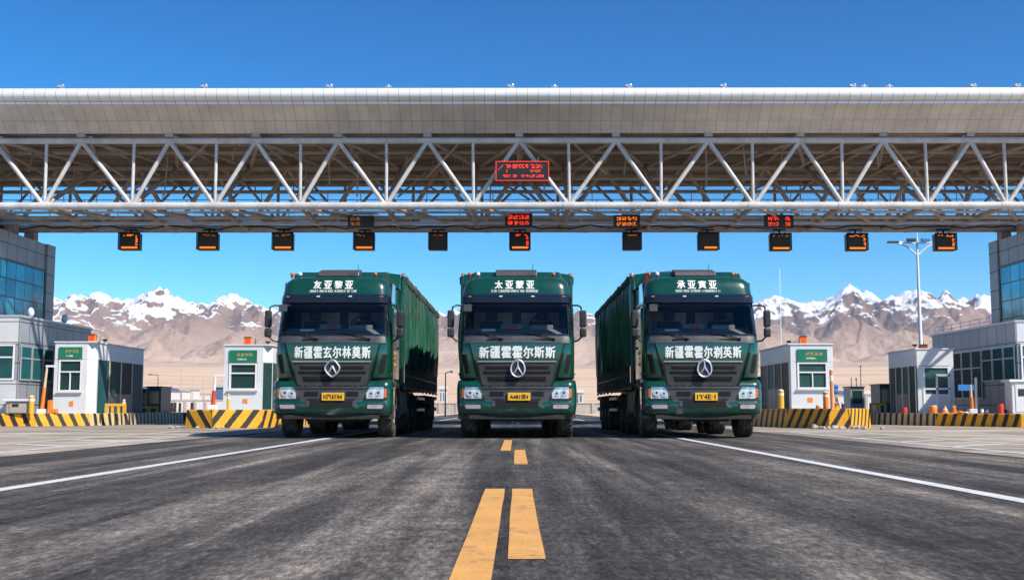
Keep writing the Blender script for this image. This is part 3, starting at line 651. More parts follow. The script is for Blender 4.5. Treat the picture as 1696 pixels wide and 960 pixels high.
        rm = MB(); o = s*h; rm.lathe_x([(o*.72,.285),(o*.80,.275),(o*.55,.24),(o*.30,.20),(o*.35,.13),(o*.95,.11),(o*1.0,.07),(o*1.0,.0)] if s*1 > 0 else [(o*1.0,.0),(o*1.0,.07),(o*.95,.11),(o*.35,.13),(o*.30,.20),(o*.55,.24),(o*.80,.275),(o*.72,.285)], (0,0,0), 28)
        for k in range(10):
            a = 2*math.pi*k/10; rm.tube((o*.3, .165*math.cos(a), .165*math.sin(a)), (o*.55, .165*math.cos(a), .165*math.sin(a)), .014, n=6)
        rm.build('rim', M['rim'], W, smooth=True)
    for s in (-1, 1):
        wheel(s*1.04, 1.28, s, .33)
        for y in (4.4, 5.65, 9.4, 10.65, 11.9): wheel(s*.99, y, s, .40)
    # frame, axles, tank
    x = MB(); x.box(-.45, -.37, .5, 6.4, .62, .88); x.box(.37, .45, .5, 6.4, .62, .88); x.box(-.6, .6, .5, 1.9, .35, .55); x.box(-.35, .35, .4, 1.4, .62, 1.2)
    x.tube((-1.0,1.28,.48), (1.0,1.28,.48), .07); x.tube((-.5,.9,.5), (.5,.9,.52), .03)
    for y in (4.4, 5.65, 9.4, 10.65, 11.9): x.tube((-1.0, y, .5), (1.0, y, .5), .08); x.ball((0, y, .5), .2)
    for y in (1.0, 1.6): x.box(-.42, -.30, y-.5, y+.4, .5, .54)
    x.build('chassis', M['chassis'], t)
    for s in (-1, 1):
        x0, x1 = sorted((s*.62, s*1.22)); 
        for k in range(4):
            x = MB(); yy = 2.12+k*.42; x.box(x0, x1, yy, yy+.36, .48, 1.02); x.build('side_tank', M['tank'], t, bevel=.07)
        
        for z in (.55, .85):
            x = MB(); x.box(*sorted((s*1.16, s*1.22)), 6.6, 8.7, z, z+.07); x.build('side_guard', M['galv'], t)
        for y in (3.86, 6.25, 12.5):
            x = MB(); x.box(*sorted((s*.75, s*1.2)), y, y+.02, .25, .95); x.build('mud_flap', M['dark_plastic'], t)
        
        for z in (.55, .88):
            x = MB(); x.box(*sorted((s*.80, s*1.26)), 12.45, 12.75, z, z+.11); x.build('rear_lamp_box', M['galv'], t)
    # load bed with boards, posts, lamps
    x = MB(); x.box(-1.22, 1.22, 2.45, 12.8, 1.12, 1.24); x.box(-.5, .5, 2.6, 12.7, .9, 1.12); x.build('load_bed', M['green_dark'], t)
    for s in (-1, 1):
        x = MB(); x.box(*sorted((s*1.20, s*1.245)), 2.45, 12.8, 1.10, 1.72)
        for k in range(24): y = 2.5+k*.44; x.box(*sorted((s*1.245, s*1.275)), y, y+.05, 1.12, 1.74)
        x.box(*sorted((s*1.245, s*1.27)), 2.45, 12.8, 1.38, 1.41); x.build('side_board', M['green_dark'], t)
        for k in range(9):
            x = MB(); x.ball((s*1.262, 2.75+k*1.2, 1.06), .038, 8, 6); x.build('side_marker_lamp', M['amber'], t)
        x = MB()
        for k in range(34): x.box(*sorted((s*1.245, s*1.262)), 2.6+k*.3, 2.68+k*.3, 1.075, 1.11)
        x.box(*sorted((s*1.240, s*1.247)), 2.5, 12.75, 1.07, 1.10)
        x.build('reflector_strip', M['rim'], t)
    # tarpaulin
    x = MB(); rs = np.random.RandomState(5); ny, nz = 260, 14
    for s in (-1, 1):
        G_ = []
        for i in range(ny+1):
            y = 2.50+(12.72-2.50)*i/ny; row = []
            for j in range(nz+1):
                z = 1.60+(3.62-1.60)*j/nz; fold = float(vnoise(np.array(y*3.6), np.array(z*.22+s*5), 3))*.13+float(vnoise(np.array(y*9.), np.array(z*.5+s*7), 8))*.07
                sag = .02*math.sin(y*2*math.pi/.9)*math.sin(math.pi*j/nz)
                row.append((s*(1.262+fold*(.4+.6*math.sin(math.pi*min(1, j/nz+.15)))+sag), y, z))
            G_.append(row if s > 0 else row[::-1])
        x.grid(G_)
    top = []
    for i in range(ny+1):
        y = 2.50+(12.72-2.50)*i/ny; row = []
        for j in range(17):
            u = -1+2*j/16; z = 3.62+.16*(1-abs(u)**3)+.035*math.sin(y*2*math.pi/.9)*(1-u*u)+.03*float(vnoise(np.array(y*2.3), np.array(u*2.), 12)); row.append((u*1.26, y, z))
        top.append(row)
    x.grid(top)
    x.add([(-1.25,2.49,1.3),(1.25,2.49,1.3),(1.25,2.49,3.64),(-1.25,2.49,3.64)], [(0,1,2,3)]); x.add([(-1.25,12.74,1.3),(1.25,12.74,1.3),(1.25,12.74,3.70),(-1.25,12.74,3.70)], [(3,2,1,0)])
    T = x.build('tarpaulin', M['tarp'], t, smooth=True)
    for s in (-1, 1):                             # lumpy rolled hem along both top edges
        x = MB()
        pts = [(s*(1.275+.012*math.sin(k*1.7)), 2.5+k*.15, 3.60+.03*math.sin(k*2.1)+.018*math.sin(k*.9)) for k in range(69)]
        x.path(pts, .052, 7)
        for k in range(24): y = 2.6+k*.44; x.tube((s*1.30, y, 3.60), (s*1.285, y+random.uniform(-.05,.05), 1.72), .007, n=4); x.box(*sorted((s*1.26, s*1.325)), y-.07, y+.07, 3.50, 3.64)
        x.build('tarpaulin_hem', M['hem'], T)
    x = MB()                                      # headboard behind the cab
    x.box(-1.24, 1.24, 2.32, 2.46, 1.15, 3.62)
    for s in (-1, 1): x.box(*sorted((s*1.20, s*1.28)), 2.34, 2.48, 1.2, 3.72)
    x.build('headboard', M['green'], t, bevel=.01)
    for s in (-1, 1):
        x = MB(); x.ball((s*1.24, 2.30, 3.66), .045, 10, 7); x.build('corner_lamp', M['amber'], t, smooth=True)
    x = MB()
    for s in (-1, 1):
        x.path([(s*.3,2.2,1.6),(s*.5,2.26,1.3),(s*.4,2.3,1.15)], .02, 6)
    x.build('air_hose', M['void'], t)
    return t
def tarpmat():
    m, n, b = nodes('green_tarpaulin'); b.inputs['Roughness'].default_value = .38
    t = noise(n, 1.0, 8, .65, stretch=(1, 2.2, .35)); r = ramp(n, t.outputs[0], [(.3, (.006,.045,.028)), (.52, (.010,.095,.055)), (.72, (.05,.16,.105))])
    t2 = noise(n, .7, 6, .7); r2 = ramp(n, t2.outputs[0], [(.45, (0,0,0)), (.8, (.5,.5,.5))])
    n.links.new(mix(n, r2.outputs[0], r.outputs[0], (.16,.17,.13)), b.inputs['Base Color'])
    wv = noise(n, 1.0, 5, .5, stretch=(1, 9, .6)); bump(n, b, wv.outputs[0], 1.0, .12); return m
M['tarp'] = tarpmat(); M['hem'] = pm('tarp_hem', (.03,.055,.04), .8, 0, .3, 8, dirt=(.30,.27,.20), dirt_amt=.7, bmp=.5)

def garble(rs, mb, x0, x1, z0, z1, place, n):
    """a row of unreadable little strokes, as small as the photo shows them"""
    w_ = (x1-x0)/n
    for i in range(n):
        if rs.rand() < .12: continue
        a = x0+i*w_; th = w_*.2; k = rs.randint(5); e = a+w_*.8; L = []
        L.append((a, a+th*1.2, z0, z1))
        if k in (0, 1, 3): L.append((e-th*1.2, e, z0, z1))
        if k in (0, 2): L.append((a, e, z1-(z1-z0)*.22, z1))
        if k in (1, 2): L.append((a, e, z0, z0+(z1-z0)*.22))
        if k == 3: L.append((a, e, (z0+z1)/2-.1*(z1-z0), (z0+z1)/2+.1*(z1-z0)))
        for p, q, r_, s_ in L: mb.add([place(p, r_), place(q, r_), place(q, s_), place(p, s_)], [(0,1,2,3)])
def dress(t, name1, name2, plate, kind, seed):
    rs = np.random.RandomState(seed)
    mb = MB(); pl = lambda x, z: (x, CAB.y(x, z)-.030, z)
    n = len(name1); gap = 1.62/n
    for i, ch in enumerate(name1):
        x0 = -.80+i*gap; text_fit(mb, ch, (x0+.012, x0+gap-.018, 1.675+rs.uniform(-.006,.006), 1.915+rs.uniform(-.006,.006)), pl, .0, heavy=.028)
    mb.build('bonnet_lettering', M['white_letter'], t)
    mb = MB(); pl2 = lambda x, z: (x, CAB.y(x, z)-.010, z)
    for i, ch in enumerate(name2): x0 = -.47+i*.225; text_fit(mb, ch, (x0, x0+.165, 3.165, 3.34), pl2, .0, heavy=.03)
    mb.build('roof_lettering', M['white_letter'], t)
    mb = MB(); garble(rs, mb, -.54, .46, 3.085, 3.135, pl2, 34); mb.build('roof_small_lettering', M['white_letter'], t)
    # emblem
    cx, cz = .02, 1.455; yy = CAB.y(cx, cz)-.085
    mb = MB(); pts = []
    for a in np.linspace(0, 2*math.pi, 25):
        rx, rz = .145, .178
        if kind == 'arrow': rr = 1/(abs(math.cos(a))**1.4+abs(math.sin(a))**1.4)**(1/1.4); pts.append((cx+rx*1.08*rr*math.cos(a), yy, cz+rz*rr*math.sin(a)))
        else: pts.append((cx+rx*math.cos(a)*(1.0-.10*math.sin(a)), yy, cz+rz*math.sin(a)))
    mb.path(pts, .019, 8)
    if kind == 'arrow': leg = [(0, .06), (-.085, -.11), (.085, -.11)]
    else: leg = [(0, .15), (-.09, -.12), (.09, -.12)]
    c0 = (cx, yy, cz+(.02 if kind != 'arrow' else .045))
    for lx, lz in leg: mb.tube(c0, (cx+lx, yy, cz+lz), .026, .008, n=6)
    e = mb.build('emblem', M['chrome'], t, smooth=True)
    mb = MB(); poly = [(p[0], p[2]) for p in pts[:-1]]; n_ = len(poly); mb.add([(a, yy+.012, b) for a, b in poly]+[(a, yy+.05, b) for a, b in poly], [tuple(range(n_))]+[(i, (i+1) % n_, n_+(i+1) % n_, n_+i) for i in range(n_)])
    mb.build('emblem_backing', M['dark_plastic'], e)
    # number plate
    px, pz = .045, .865; ypl = BUM.y(px, pz)-.05
    mb = MB(); mb.box(px-.235, px+.235, ypl, ypl+.02, pz-.082, pz+.082); P = mb.build('number_plate', M['plate'], t, bevel=.006)
    mb = MB(); text_fit(mb, plate, (px-.19, px+.19, pz-.048, pz+.048), lambda x, z: (x, ypl-.003, z), .0, heavy=.03); mb.build('plate_lettering', M['plate_text'], P)
base = make_truck(); tr = [base, dup(base), dup(base)]
for o, x, y, l in ((tr[0], -3.88, 24.0, 'green tarpaulin lorry standing left of the orange centre line, its sunlit side showing'),
                   (tr[1], .0, 24.0, 'green tarpaulin lorry seen head-on, standing astride the orange centre line'),
                   (tr[2], 3.90, 24.0, 'green tarpaulin lorry standing right of the orange centre line, its visible side in shade')):
    o.location = (x, y, 0); o.rotation_euler.z = R({-3.88: -.3, .0: .08, 3.90: .35}[x]); tag(o, l, 'truck', 'green lorries side by side on the road')
dress(tr[0], '新疆霍玄尔林奠斯', '友亚黎亚', 'H7Y6YA4', 'arrow', 1)
dress(tr[1], '新疆霍霍尔斯斯', '太亚蒙亚', 'A4B1贷4', 'star', 2)
dress(tr[2], '新疆霍霍尔剃英斯', '承亚寅亚', '1Y4E·1', 'star', 3)
# ================================================================== TOLL CANOPY over the lanes
CY0, CY1, CY2 = 40.0, 45.2, 50.6; ZB, ZT = 7.73, 10.07; XL, XR = -26.5, 26.5
can = empty('toll_canopy', (0, CY0, 0), label='long white steel truss canopy with a panelled roof edge spanning all the lanes', cat='canopy')
def cb(mb, name, m, smooth=False, **k):
    mb.v = [(p[0], p[1]-CY0, p[2]) for p in mb.v]; return mb.build(name, m, can, smooth=smooth, **k)
# roof edge: a rounded lip, a sloping soffit and the roof sheet behind
prof = [(38.95,11.66)] + [(38.60+.24-.24*math.cos(a), 11.42+.23*math.sin(a)) for a in np.linspace(R(80), R(-60), 9)] + [(38.95,11.20)]
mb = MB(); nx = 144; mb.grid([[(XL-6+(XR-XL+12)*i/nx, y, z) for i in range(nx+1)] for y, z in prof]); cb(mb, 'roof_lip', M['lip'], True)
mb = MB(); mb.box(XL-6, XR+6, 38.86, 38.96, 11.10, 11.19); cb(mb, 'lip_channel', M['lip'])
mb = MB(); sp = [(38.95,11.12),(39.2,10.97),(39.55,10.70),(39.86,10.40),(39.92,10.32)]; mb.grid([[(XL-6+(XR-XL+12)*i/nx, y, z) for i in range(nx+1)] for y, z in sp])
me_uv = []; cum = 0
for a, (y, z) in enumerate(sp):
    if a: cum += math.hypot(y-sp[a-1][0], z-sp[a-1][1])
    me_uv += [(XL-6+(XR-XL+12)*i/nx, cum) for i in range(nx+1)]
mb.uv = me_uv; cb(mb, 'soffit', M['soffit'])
mb = MB(); mb.add([(XL-6,38.9,11.66),(XR+6,38.9,11.66),(XR+6,51.4,11.3),(XL-6,51.4,11.3)], [(0,1,2,3)]); mb.add([(XL-6,39.93,10.40),(XR+6,39.93,10.40),(XR+6,51.4,10.86),(XL-6,51.4,10.86)], [(3,2,1,0)])
mb.add([(XL-6,51.4,10.86),(XR+6,51.4,10.86),(XR+6,51.4,11.3),(XL-6,51.4,11.3)], [(1,0,3,2)])
for s, x in ((-1, XL-6), (1, XR+6)): mb.add([(x,38.9,11.66),(x,39.93,10.4),(x,51.4,10.86),(x,51.4,11.3)], [(0,1,2,3)])
# corrugation ribs below the sheet
for k in range(26): y = 40.4+k*.42; z = 10.40+(y-39.93)/11.47*.46; mb.box(XL-5.9, XR+5.9, y, y+.09, z-.05, z+.01)
cb(mb, 'roof_sheet', M['deck'])
def chord(name, y, z, r, m):
    mb = MB(); mb.tube((XL, y, z), (XR, y, z), r, n=14); cb(mb, name, m, True)
chord('bottom_chord', CY0, ZB, .135, M['steel']); chord('top_chord', CY0, ZT, .11, M['steel'])
chord('bottom_chord', CY1, ZB, .15, M['steel_brown']); chord('top_chord', CY1, 10.2, .12, M['steel_brown'])
chord('rear_chord', CY2, 8.9, .12, M['steel_brown']); chord('rear_chord', CY2, 10.6, .12, M['steel_brown'])
chord('purlin_tube', 42.6, 10.25, .09, M['steel_brown']); chord('purlin_tube', 47.9, 10.45, .09, M['steel_brown'])
chord('service_tube', 42.6, ZB+.02, .07, M['steel_brown'])
nodes_px = [-80, 73, 219, 356, 496, 639, 783, 942, 1096, 1248, 1397, 1536, 1667, 1800]
tops_px = [-10, 135, 281, 424, 560, 708, 860, 1020, 1173, 1325, 1462, 1607, 1740]
nb = [-23.0, -19.7] ; bx = [at(p, 341, CY0)[0] for p in nodes_px]; tx = [at(p, 233, CY0)[0] for p in tops_px]
bx = [bx[0]-3.1]+bx+[bx[-1]+3.1]; tx = [tx[0]-3.1]+tx+[tx[-1]+3.1]
bx = [b for b in bx if XL < b < XR]; tx = [b for b in tx if XL < b < XR]
def strut(name, a, b, r, m):
    mb = MB(); mb.tube(a, b, r, n=10); cb(mb, name, m, True)
for x in bx:
    t2 = [t for t in tx if abs(t-x) < 2.4]
    for t_ in t2: strut('diagonal_strut', (x, CY0, ZB), (t_, CY0, ZT), .078, M['steel'])
    strut('vertical_strut', (x+random.uniform(-.03,.03), CY0, ZB), (x, CY0, ZT), .058, M['steel'])
    strut('cross_tube', (x, CY0, ZB), (x, CY1, ZB), .10, M['steel_brown'])
    strut('inner_strut', (x, CY0, ZB), (x+(.0), CY1, 10.2), .085, M['steel_brown'])
    strut('node_sleeve', (x-.2, CY0, ZB), (x+.2, CY0, ZB), .15, M['steel'])
    strut('rear_cross_tube', (x, CY1, ZB), (x, CY2, 8.9), .09, M['steel_brown'])
    strut('rear_upright', (x, CY2, 8.9), (x, CY2, 10.6), .07, M['steel_brown'])
for a, b in zip(bx, bx[1:]):
    strut('plan_brace', (a, CY0, ZB), (b, CY1, ZB), .07, M['steel_brown'])
    mid = (a+b)/2
    strut('rear_diagonal', (a, CY1, ZB), (mid, CY1, 10.2), .09, M['steel_brown']); strut('rear_diagonal', (b, CY1, ZB), (mid, CY1, 10.2), .09, M['steel_brown'])
    strut('roof_brace', (mid, CY0, ZT), (a, CY1, 10.2), .07, M['steel_brown']); strut('roof_brace', (mid, CY0, ZT), (b, CY1, 10.2), .07, M['steel_brown'])
    strut('roof_crossbeam', (mid, CY0, ZT+.1), (mid, CY2, 10.6), .08, M['steel_brown'])
    strut('back_diagonal', (a, CY2, 8.9), (mid, CY2, 10.6), .06, M['steel_brown']); strut('back_diagonal', (b, CY2, 8.9), (mid, CY2, 10.6), .06, M['steel_brown'])
for q in range(52):                                  # secondary lattice hung under the roof sheet
    x = XL+1+q*1.02+random.uniform(-.25, .25); y = random.choice((41.2, 42.6, 44.0, 46.4, 47.9)); z = 10.25+(y-40)/11*.4
    strut('hanger_rod', (x, y, z), (x+random.uniform(-.1, .1), y+random.uniform(-.6, .6), z-random.uniform(.5, 1.9)), .028, M['steel_brown'])
for q in range(40):
    x = XL+1+q*1.3+random.uniform(-.3, .3); y = random.choice((41.0, 43.0, 46.0, 48.0)); strut('lattice_rod', (x, y, 10.2), (x+random.choice((-1.3, 1.3)), y+1.7, 9.55+random.uniform(-.3,.2)), .045, M['steel_brown'])
for y, z in ((44.0, 9.5), (47.9, 9.75)): chord('lower_purlin', y, z, .06, M['steel_brown'])
for t_ in tx:
    mb = MB(); mb.box(t_-.14, t_+.14, CY0-.1, CY0+.1, ZT+.12, ZT+.30); cb(mb, 'roof_bracket', M['steel_brown'])
# service walkway with guard rail and cable tray inside the truss
mb = MB(); mb.box(XL, XR, 41.35, 41.75, ZB+.02, ZB+.06); cb(mb, 'walkway', M['galv'])
mb = MB(); rr = random.Random(3)
for z in (.42, .78): mb.tube((XL, 41.75, ZB+z), (XR, 41.75, ZB+z), .018, n=6)
for i in range(44): mb.tube((XL+i*1.22, 41.75, ZB), (XL+i*1.22, 41.75, ZB+.8), .018, n=6)
cb(mb, 'guard_rail', M['steel_brown'])
mb = MB()
for z in (.40, .80): mb.tube((XL, 47.0, ZB+.7+z), (XR, 47.0, ZB+.7+z), .018, n=6)
for i in range(38): mb.tube((XL+i*1.42, 47.0, ZB+.7), (XL+i*1.42, 47.0, ZB+1.5), .018, n=6)
cb(mb, 'guard_rail', M['steel_brown'])
mb = MB(); mb.box(XL, XR, 43.35, 43.45, ZB-.12, ZB-.02); cb(mb, 'cable_tray', M['galv'])
mb = MB(); pts = []
for i in range(140):
    x = XL+i*(XR-XL)/139; pts.append((x, 44.1+.12*math.sin(i*.7), ZB-.05-.10*abs(math.sin(i*.45))+.04*math.sin(i*1.9)))
mb.path(pts, .025, 5); cb(mb, 'cable', M['void'])
for i in range(14):
    x = XL+1+i*2.42+rr.uniform(-.5, .5); y = rr.uniform(41.9, 44.6); L = rr.uniform(.5, 1.3); mb = MB(); mb.box(x, x+L, y, y+.22, ZB+.05, ZB+.16); cb(mb, 'luminaire', M['galv'], bevel=.01)
for i in range(16):
    x = XL+2+i*3.3+rr.uniform(-.8, .8); mb = MB(); mb.box(x, x+rr.uniform(.15,.4), 45.35, 45.6, ZB-.1, ZB+.22); mb.tube((x+.1, 45.4, ZB+.2), (x+.1, 45.4, ZB+rr.uniform(.5,1.1)), .025, n=6); cb(mb, 'junction_box', M['galv'])
# columns standing on the towers
for s in (-1, 1):
    for x in (19.45, 20.9, 22.6):
        for y in ((43.6,), (45.4,)):
            mb = MB(); mb.box(s*x-.2, s*x+.2, y[0]-.2, y[0]+.2, 7.0, ZB+(.1 if y[0] < 49 else 1.2)); cb(mb, 'stub_column', M['steel_brown'])
# lane lamps, signals and message boards hung from the truss
def garble_block(rs, x0, x1, z0, z1, y, cols, rows_, fill=.6):
    mb = MB(); w_ = (x1-x0)/cols; h_ = (z1-z0)/rows_
    for i in range(cols):
        for j in range(rows_):
            if rs.rand() < fill: a = x0+i*w_; c = z0+j*h_; mb.add([(a+.1*w_, y, c+.1*h_), (a+w_*.95, y, c+.1*h_), (a+w_*.95, y, c+h_*.9), (a+.1*w_, y, c+h_*.9)], [(0,1,2,3)])
    return mb
sig = [(217,401,'amberall'),(346,401,'amber'),(470,401,'amber'),(604,401,'amber'),(726,401,'dark'),(861,401,'red'),(1046,401,'dark'),(1172,401,'orange'),(1291,402,'amber'),(1417,402,'amberall'),(1563,402,'amberall')]
words_ = {0:'lane signal box with a lit orange border, nearest the left tower',1:'lane signal box with an orange bar, second from the left tower',2:'lane signal box with an orange bar above the left lorry cab',
          3:'lane signal box with an orange border, directly under the dim left message board',4:'unlit black lane signal box between the left and middle lorries',5:'lane signal box glowing red over the middle lorry',
          6:'unlit black lane signal box under the orange-lettered message board',7:'lane signal box with only a short orange bar, above the right lorry',8:'lane signal box with an orange bar under the rightmost message board',
          9:'lane signal box with a bright orange border left of the street lamp head',10:'lane signal box with a lit orange border right of the street lamp head'}
for i, (px, py, kd) in enumerate(sig):
    Y = 44.6; x, z = at(px, py, Y); o = empty('lane_signal', (x, Y, z), label=words_[i], cat='traffic signal', group='lane signals hanging under the canopy')
    hw, hh = (.40, .33) if kd != 'dark' else (.36, .33)
    mb = MB(); mb.box(-hw, hw, -.22, .14, -hh, hh); mb.build('housing', M['led_box'], o, bevel=.015)
    mb = MB(); mb.box(-hw-.02, hw+.02, -.30, -.22, hh-.02, hh+.02); mb.box(-hw-.02, -hw, -.30, -.22, -hh, hh); mb.box(hw, hw+.02, -.30, -.22, -hh, hh); mb.build('hood', M['void'], o)
    mb = MB(); mb.tube((0, .0, hh), (0, .0, ZB-z-.12), .035); mb.box(-.25, .25, -.06, .06, ZB-z-.16, ZB-z-.12); mb.tube((-.22,0,hh), (-.22,0,hh+.1), .02); mb.tube((.22,0,hh), (.22,0,hh+.1), .02); mb.build('bracket', M['void'], o)
    rs = np.random.RandomState(i+3)
    col = M['led_red'] if kd == 'red' else M['led_amber']
    if kd != 'dark':
        mb = MB(); mb.box(-hw*(.75 if kd != 'orange' else .4), hw*.82, -.226, -.222, -hh*.84, -hh*.62); mb.build('lit_bar', M['led_amber'], o)
    if kd in ('amberall', 'red', 'amber'):
        mb = garble_block(rs, -hw*.75, hw*.75, hh*.62, hh*.85, -.226, 9, 2, .5 if kd != 'amber' else .35); mb.build('lit_symbol', col if kd != 'amber' else M['led_amber_dim'], o)
    if kd in ('amberall', 'red'):
        mb = garble_block(rs, hw*.62, hw*.84, -hh*.5, hh*.6, -.226, 2, 6, .7); mb.build('lit_edge', col, o)
    if kd == 'dark': mb = garble_block(rs, -hw*.5, hw*.5, hh*.66, hh*.8, -.226, 8, 1, .6); mb.build('lit_symbol', M['led_amber_dim'], o)
msg = [(598,367,44,20,'dim','nearly unlit message board hung between the left and middle lorries'),(859,365,46,23,'red','small red-lettered message board below the big red screen'),(1038,367,44,21,'orange','message board with orange lettering, second from the right'),(1290,367,48,22,'redorange','message board with orange-red figures, rightmost of its row')]
for i, (px, py, w_, h_, kd, lb) in enumerate(msg):
    Y = 42.0; x, z = at(px, py, Y); s = Y/1900; hw = w_*s/2; hh = h_*s/2
    o = empty('message_board', (x, Y, z), label=lb, cat='electronic sign', group='message boards under the truss')
    mb = MB(); mb.box(-hw, hw, -.08, .12, -hh, hh); mb.build('housing', M['led_box'], o, bevel=.012)
    for sx in (-1, 1):
        mb = MB(); mb.tube((sx*hw*.7, .05, hh), (sx*hw*.7, .05, ZB-z+.02), .02, n=6); mb.build('hanger', M['void'], o)
    rs = np.random.RandomState(40+i); m = {'dim': M['led_amber_dim'], 'red': M['led_red'], 'orange': M['led_amber'], 'redorange': M['led_red']}[kd]
    for r_ in range(2):
        mb = MB(); z0 = hh*(.15-.85*r_); 
        for c in range(4):
            if kd == 'dim' and c > 1: continue
            if kd == 'redorange' and c == 2: continue
            x0 = -hw*.78+c*hw*.40; g = garble_block(rs, x0, x0+hw*.33, z0, z0+hh*.55, -.086, 5, 5, .62); mb.add(g.v, g.f)
        mb.build('lit_line', m, o)
Y = 39.6; x, z = at(865, 284, Y); hw, hh = 45*Y/1900, 17*Y/1900
o = empty('message_screen', (x, Y, z), label='big red framed display screen on the front of the truss over the middle lorry', cat='electronic sign')
mb = MB(); mb.box(-hw, hw, -.06, .16, -hh, hh); mb.build('housing', M['led_box'], o, bevel=.012)
mb = MB()
for a in ((-hw, hw, hh-.04, hh), (-hw, hw, -hh, -hh+.035), (-hw, -hw+.04, -hh+.035, hh-.04), (hw-.04, hw, -hh+.035, hh-.04)): mb.box(a[0], a[1], -.085, -.063, a[2], a[3])
mb.build('screen_frame', M['led_redframe'], o)
rs = np.random.RandomState(77)
for z0, z1, spans in ((.28, .68, [(-.62,-.42),(-.36,-.18),(-.14,.08),(.12,.22),(.30,.46),(.50,.74)]), (-.12, .12, [(-.60,-.55),(.30,.42),(.46,.70)]), (-.62, -.36, [(-.72,-.40),(-.36,-.2),(-.06,.10),(.14,.25),(.28,.46),(.50,.80)])):
    mb = MB()
    for a, b in spans: g = garble_block(rs, a*hw, b*hw, z0*hh, z1*hh, -.066, max(2, int((b-a)*26)), 4, .6); mb.add(g.v, g.f)
    mb.build('lit_line', M['led_red'], o)
mb = MB(); mb.add([(-hw*.93, -.066, hh*.1), (-hw*.88, -.066, hh*.1), (-hw*.68, -.066, hh*.62), (-hw*.74, -.066, hh*.62)], [(0,1,2,3)]); mb.build('lit_slash', M['led_redframe'], o)
for s in (-1, 1): mb = MB(); mb.tube((s*hw*.6, .16, 0), (s*hw*.6, .5, .6), .04); mb.build('bracket', M['steel_brown'], o)
# small floodlights and aerials on the roof edge
fl = [(99,'f'),(337,'f'),(545,'f'),(643,'s'),(846,'f'),(919,'s'),(1042,'f'),(1199,'f'),(1414,'f'),(1433,'s'),(1475,'s'),(1614,'f'),(1688,'f')]
wf = ['nearest the left end','second from the left end','above the left lorry cab','small one left of the middle lorry','above the middle lorry','small one right of the middle lorry','between the middle and right lorries','above the right lorry','right of the thin radio mast','small one close beside the last','left of the street lamp','right of the street lamp','at the right end']
for (px, k), wd in zip(fl, wf):
    x, _ = at(px, 148, 38.9); o = empty('floodlight', (x, 39.0, 11.655), label='tiny floodlight on the white roof edge, '+wd, cat='floodlight', group='floodlights along the roof edge')
    mb = MB(); mb.tube((0,0,0), (0,0,.10), .03, n=6); mb.box(-.12, .12, -.03, .03, .08, .11); mb.build('stand', M['galv'], o)
    mb = MB()
    if k == 'f': mb.box(-.11, -.01, -.06, .05, .08, .16); mb.ball((.06, 0, .15), .05, 8, 6)
    else: mb.ball((0, 0, .13), .04, 8, 6)
    mb.build('lamp_head', M['galv'] if k == 'f' else M['lamp_white'], o)

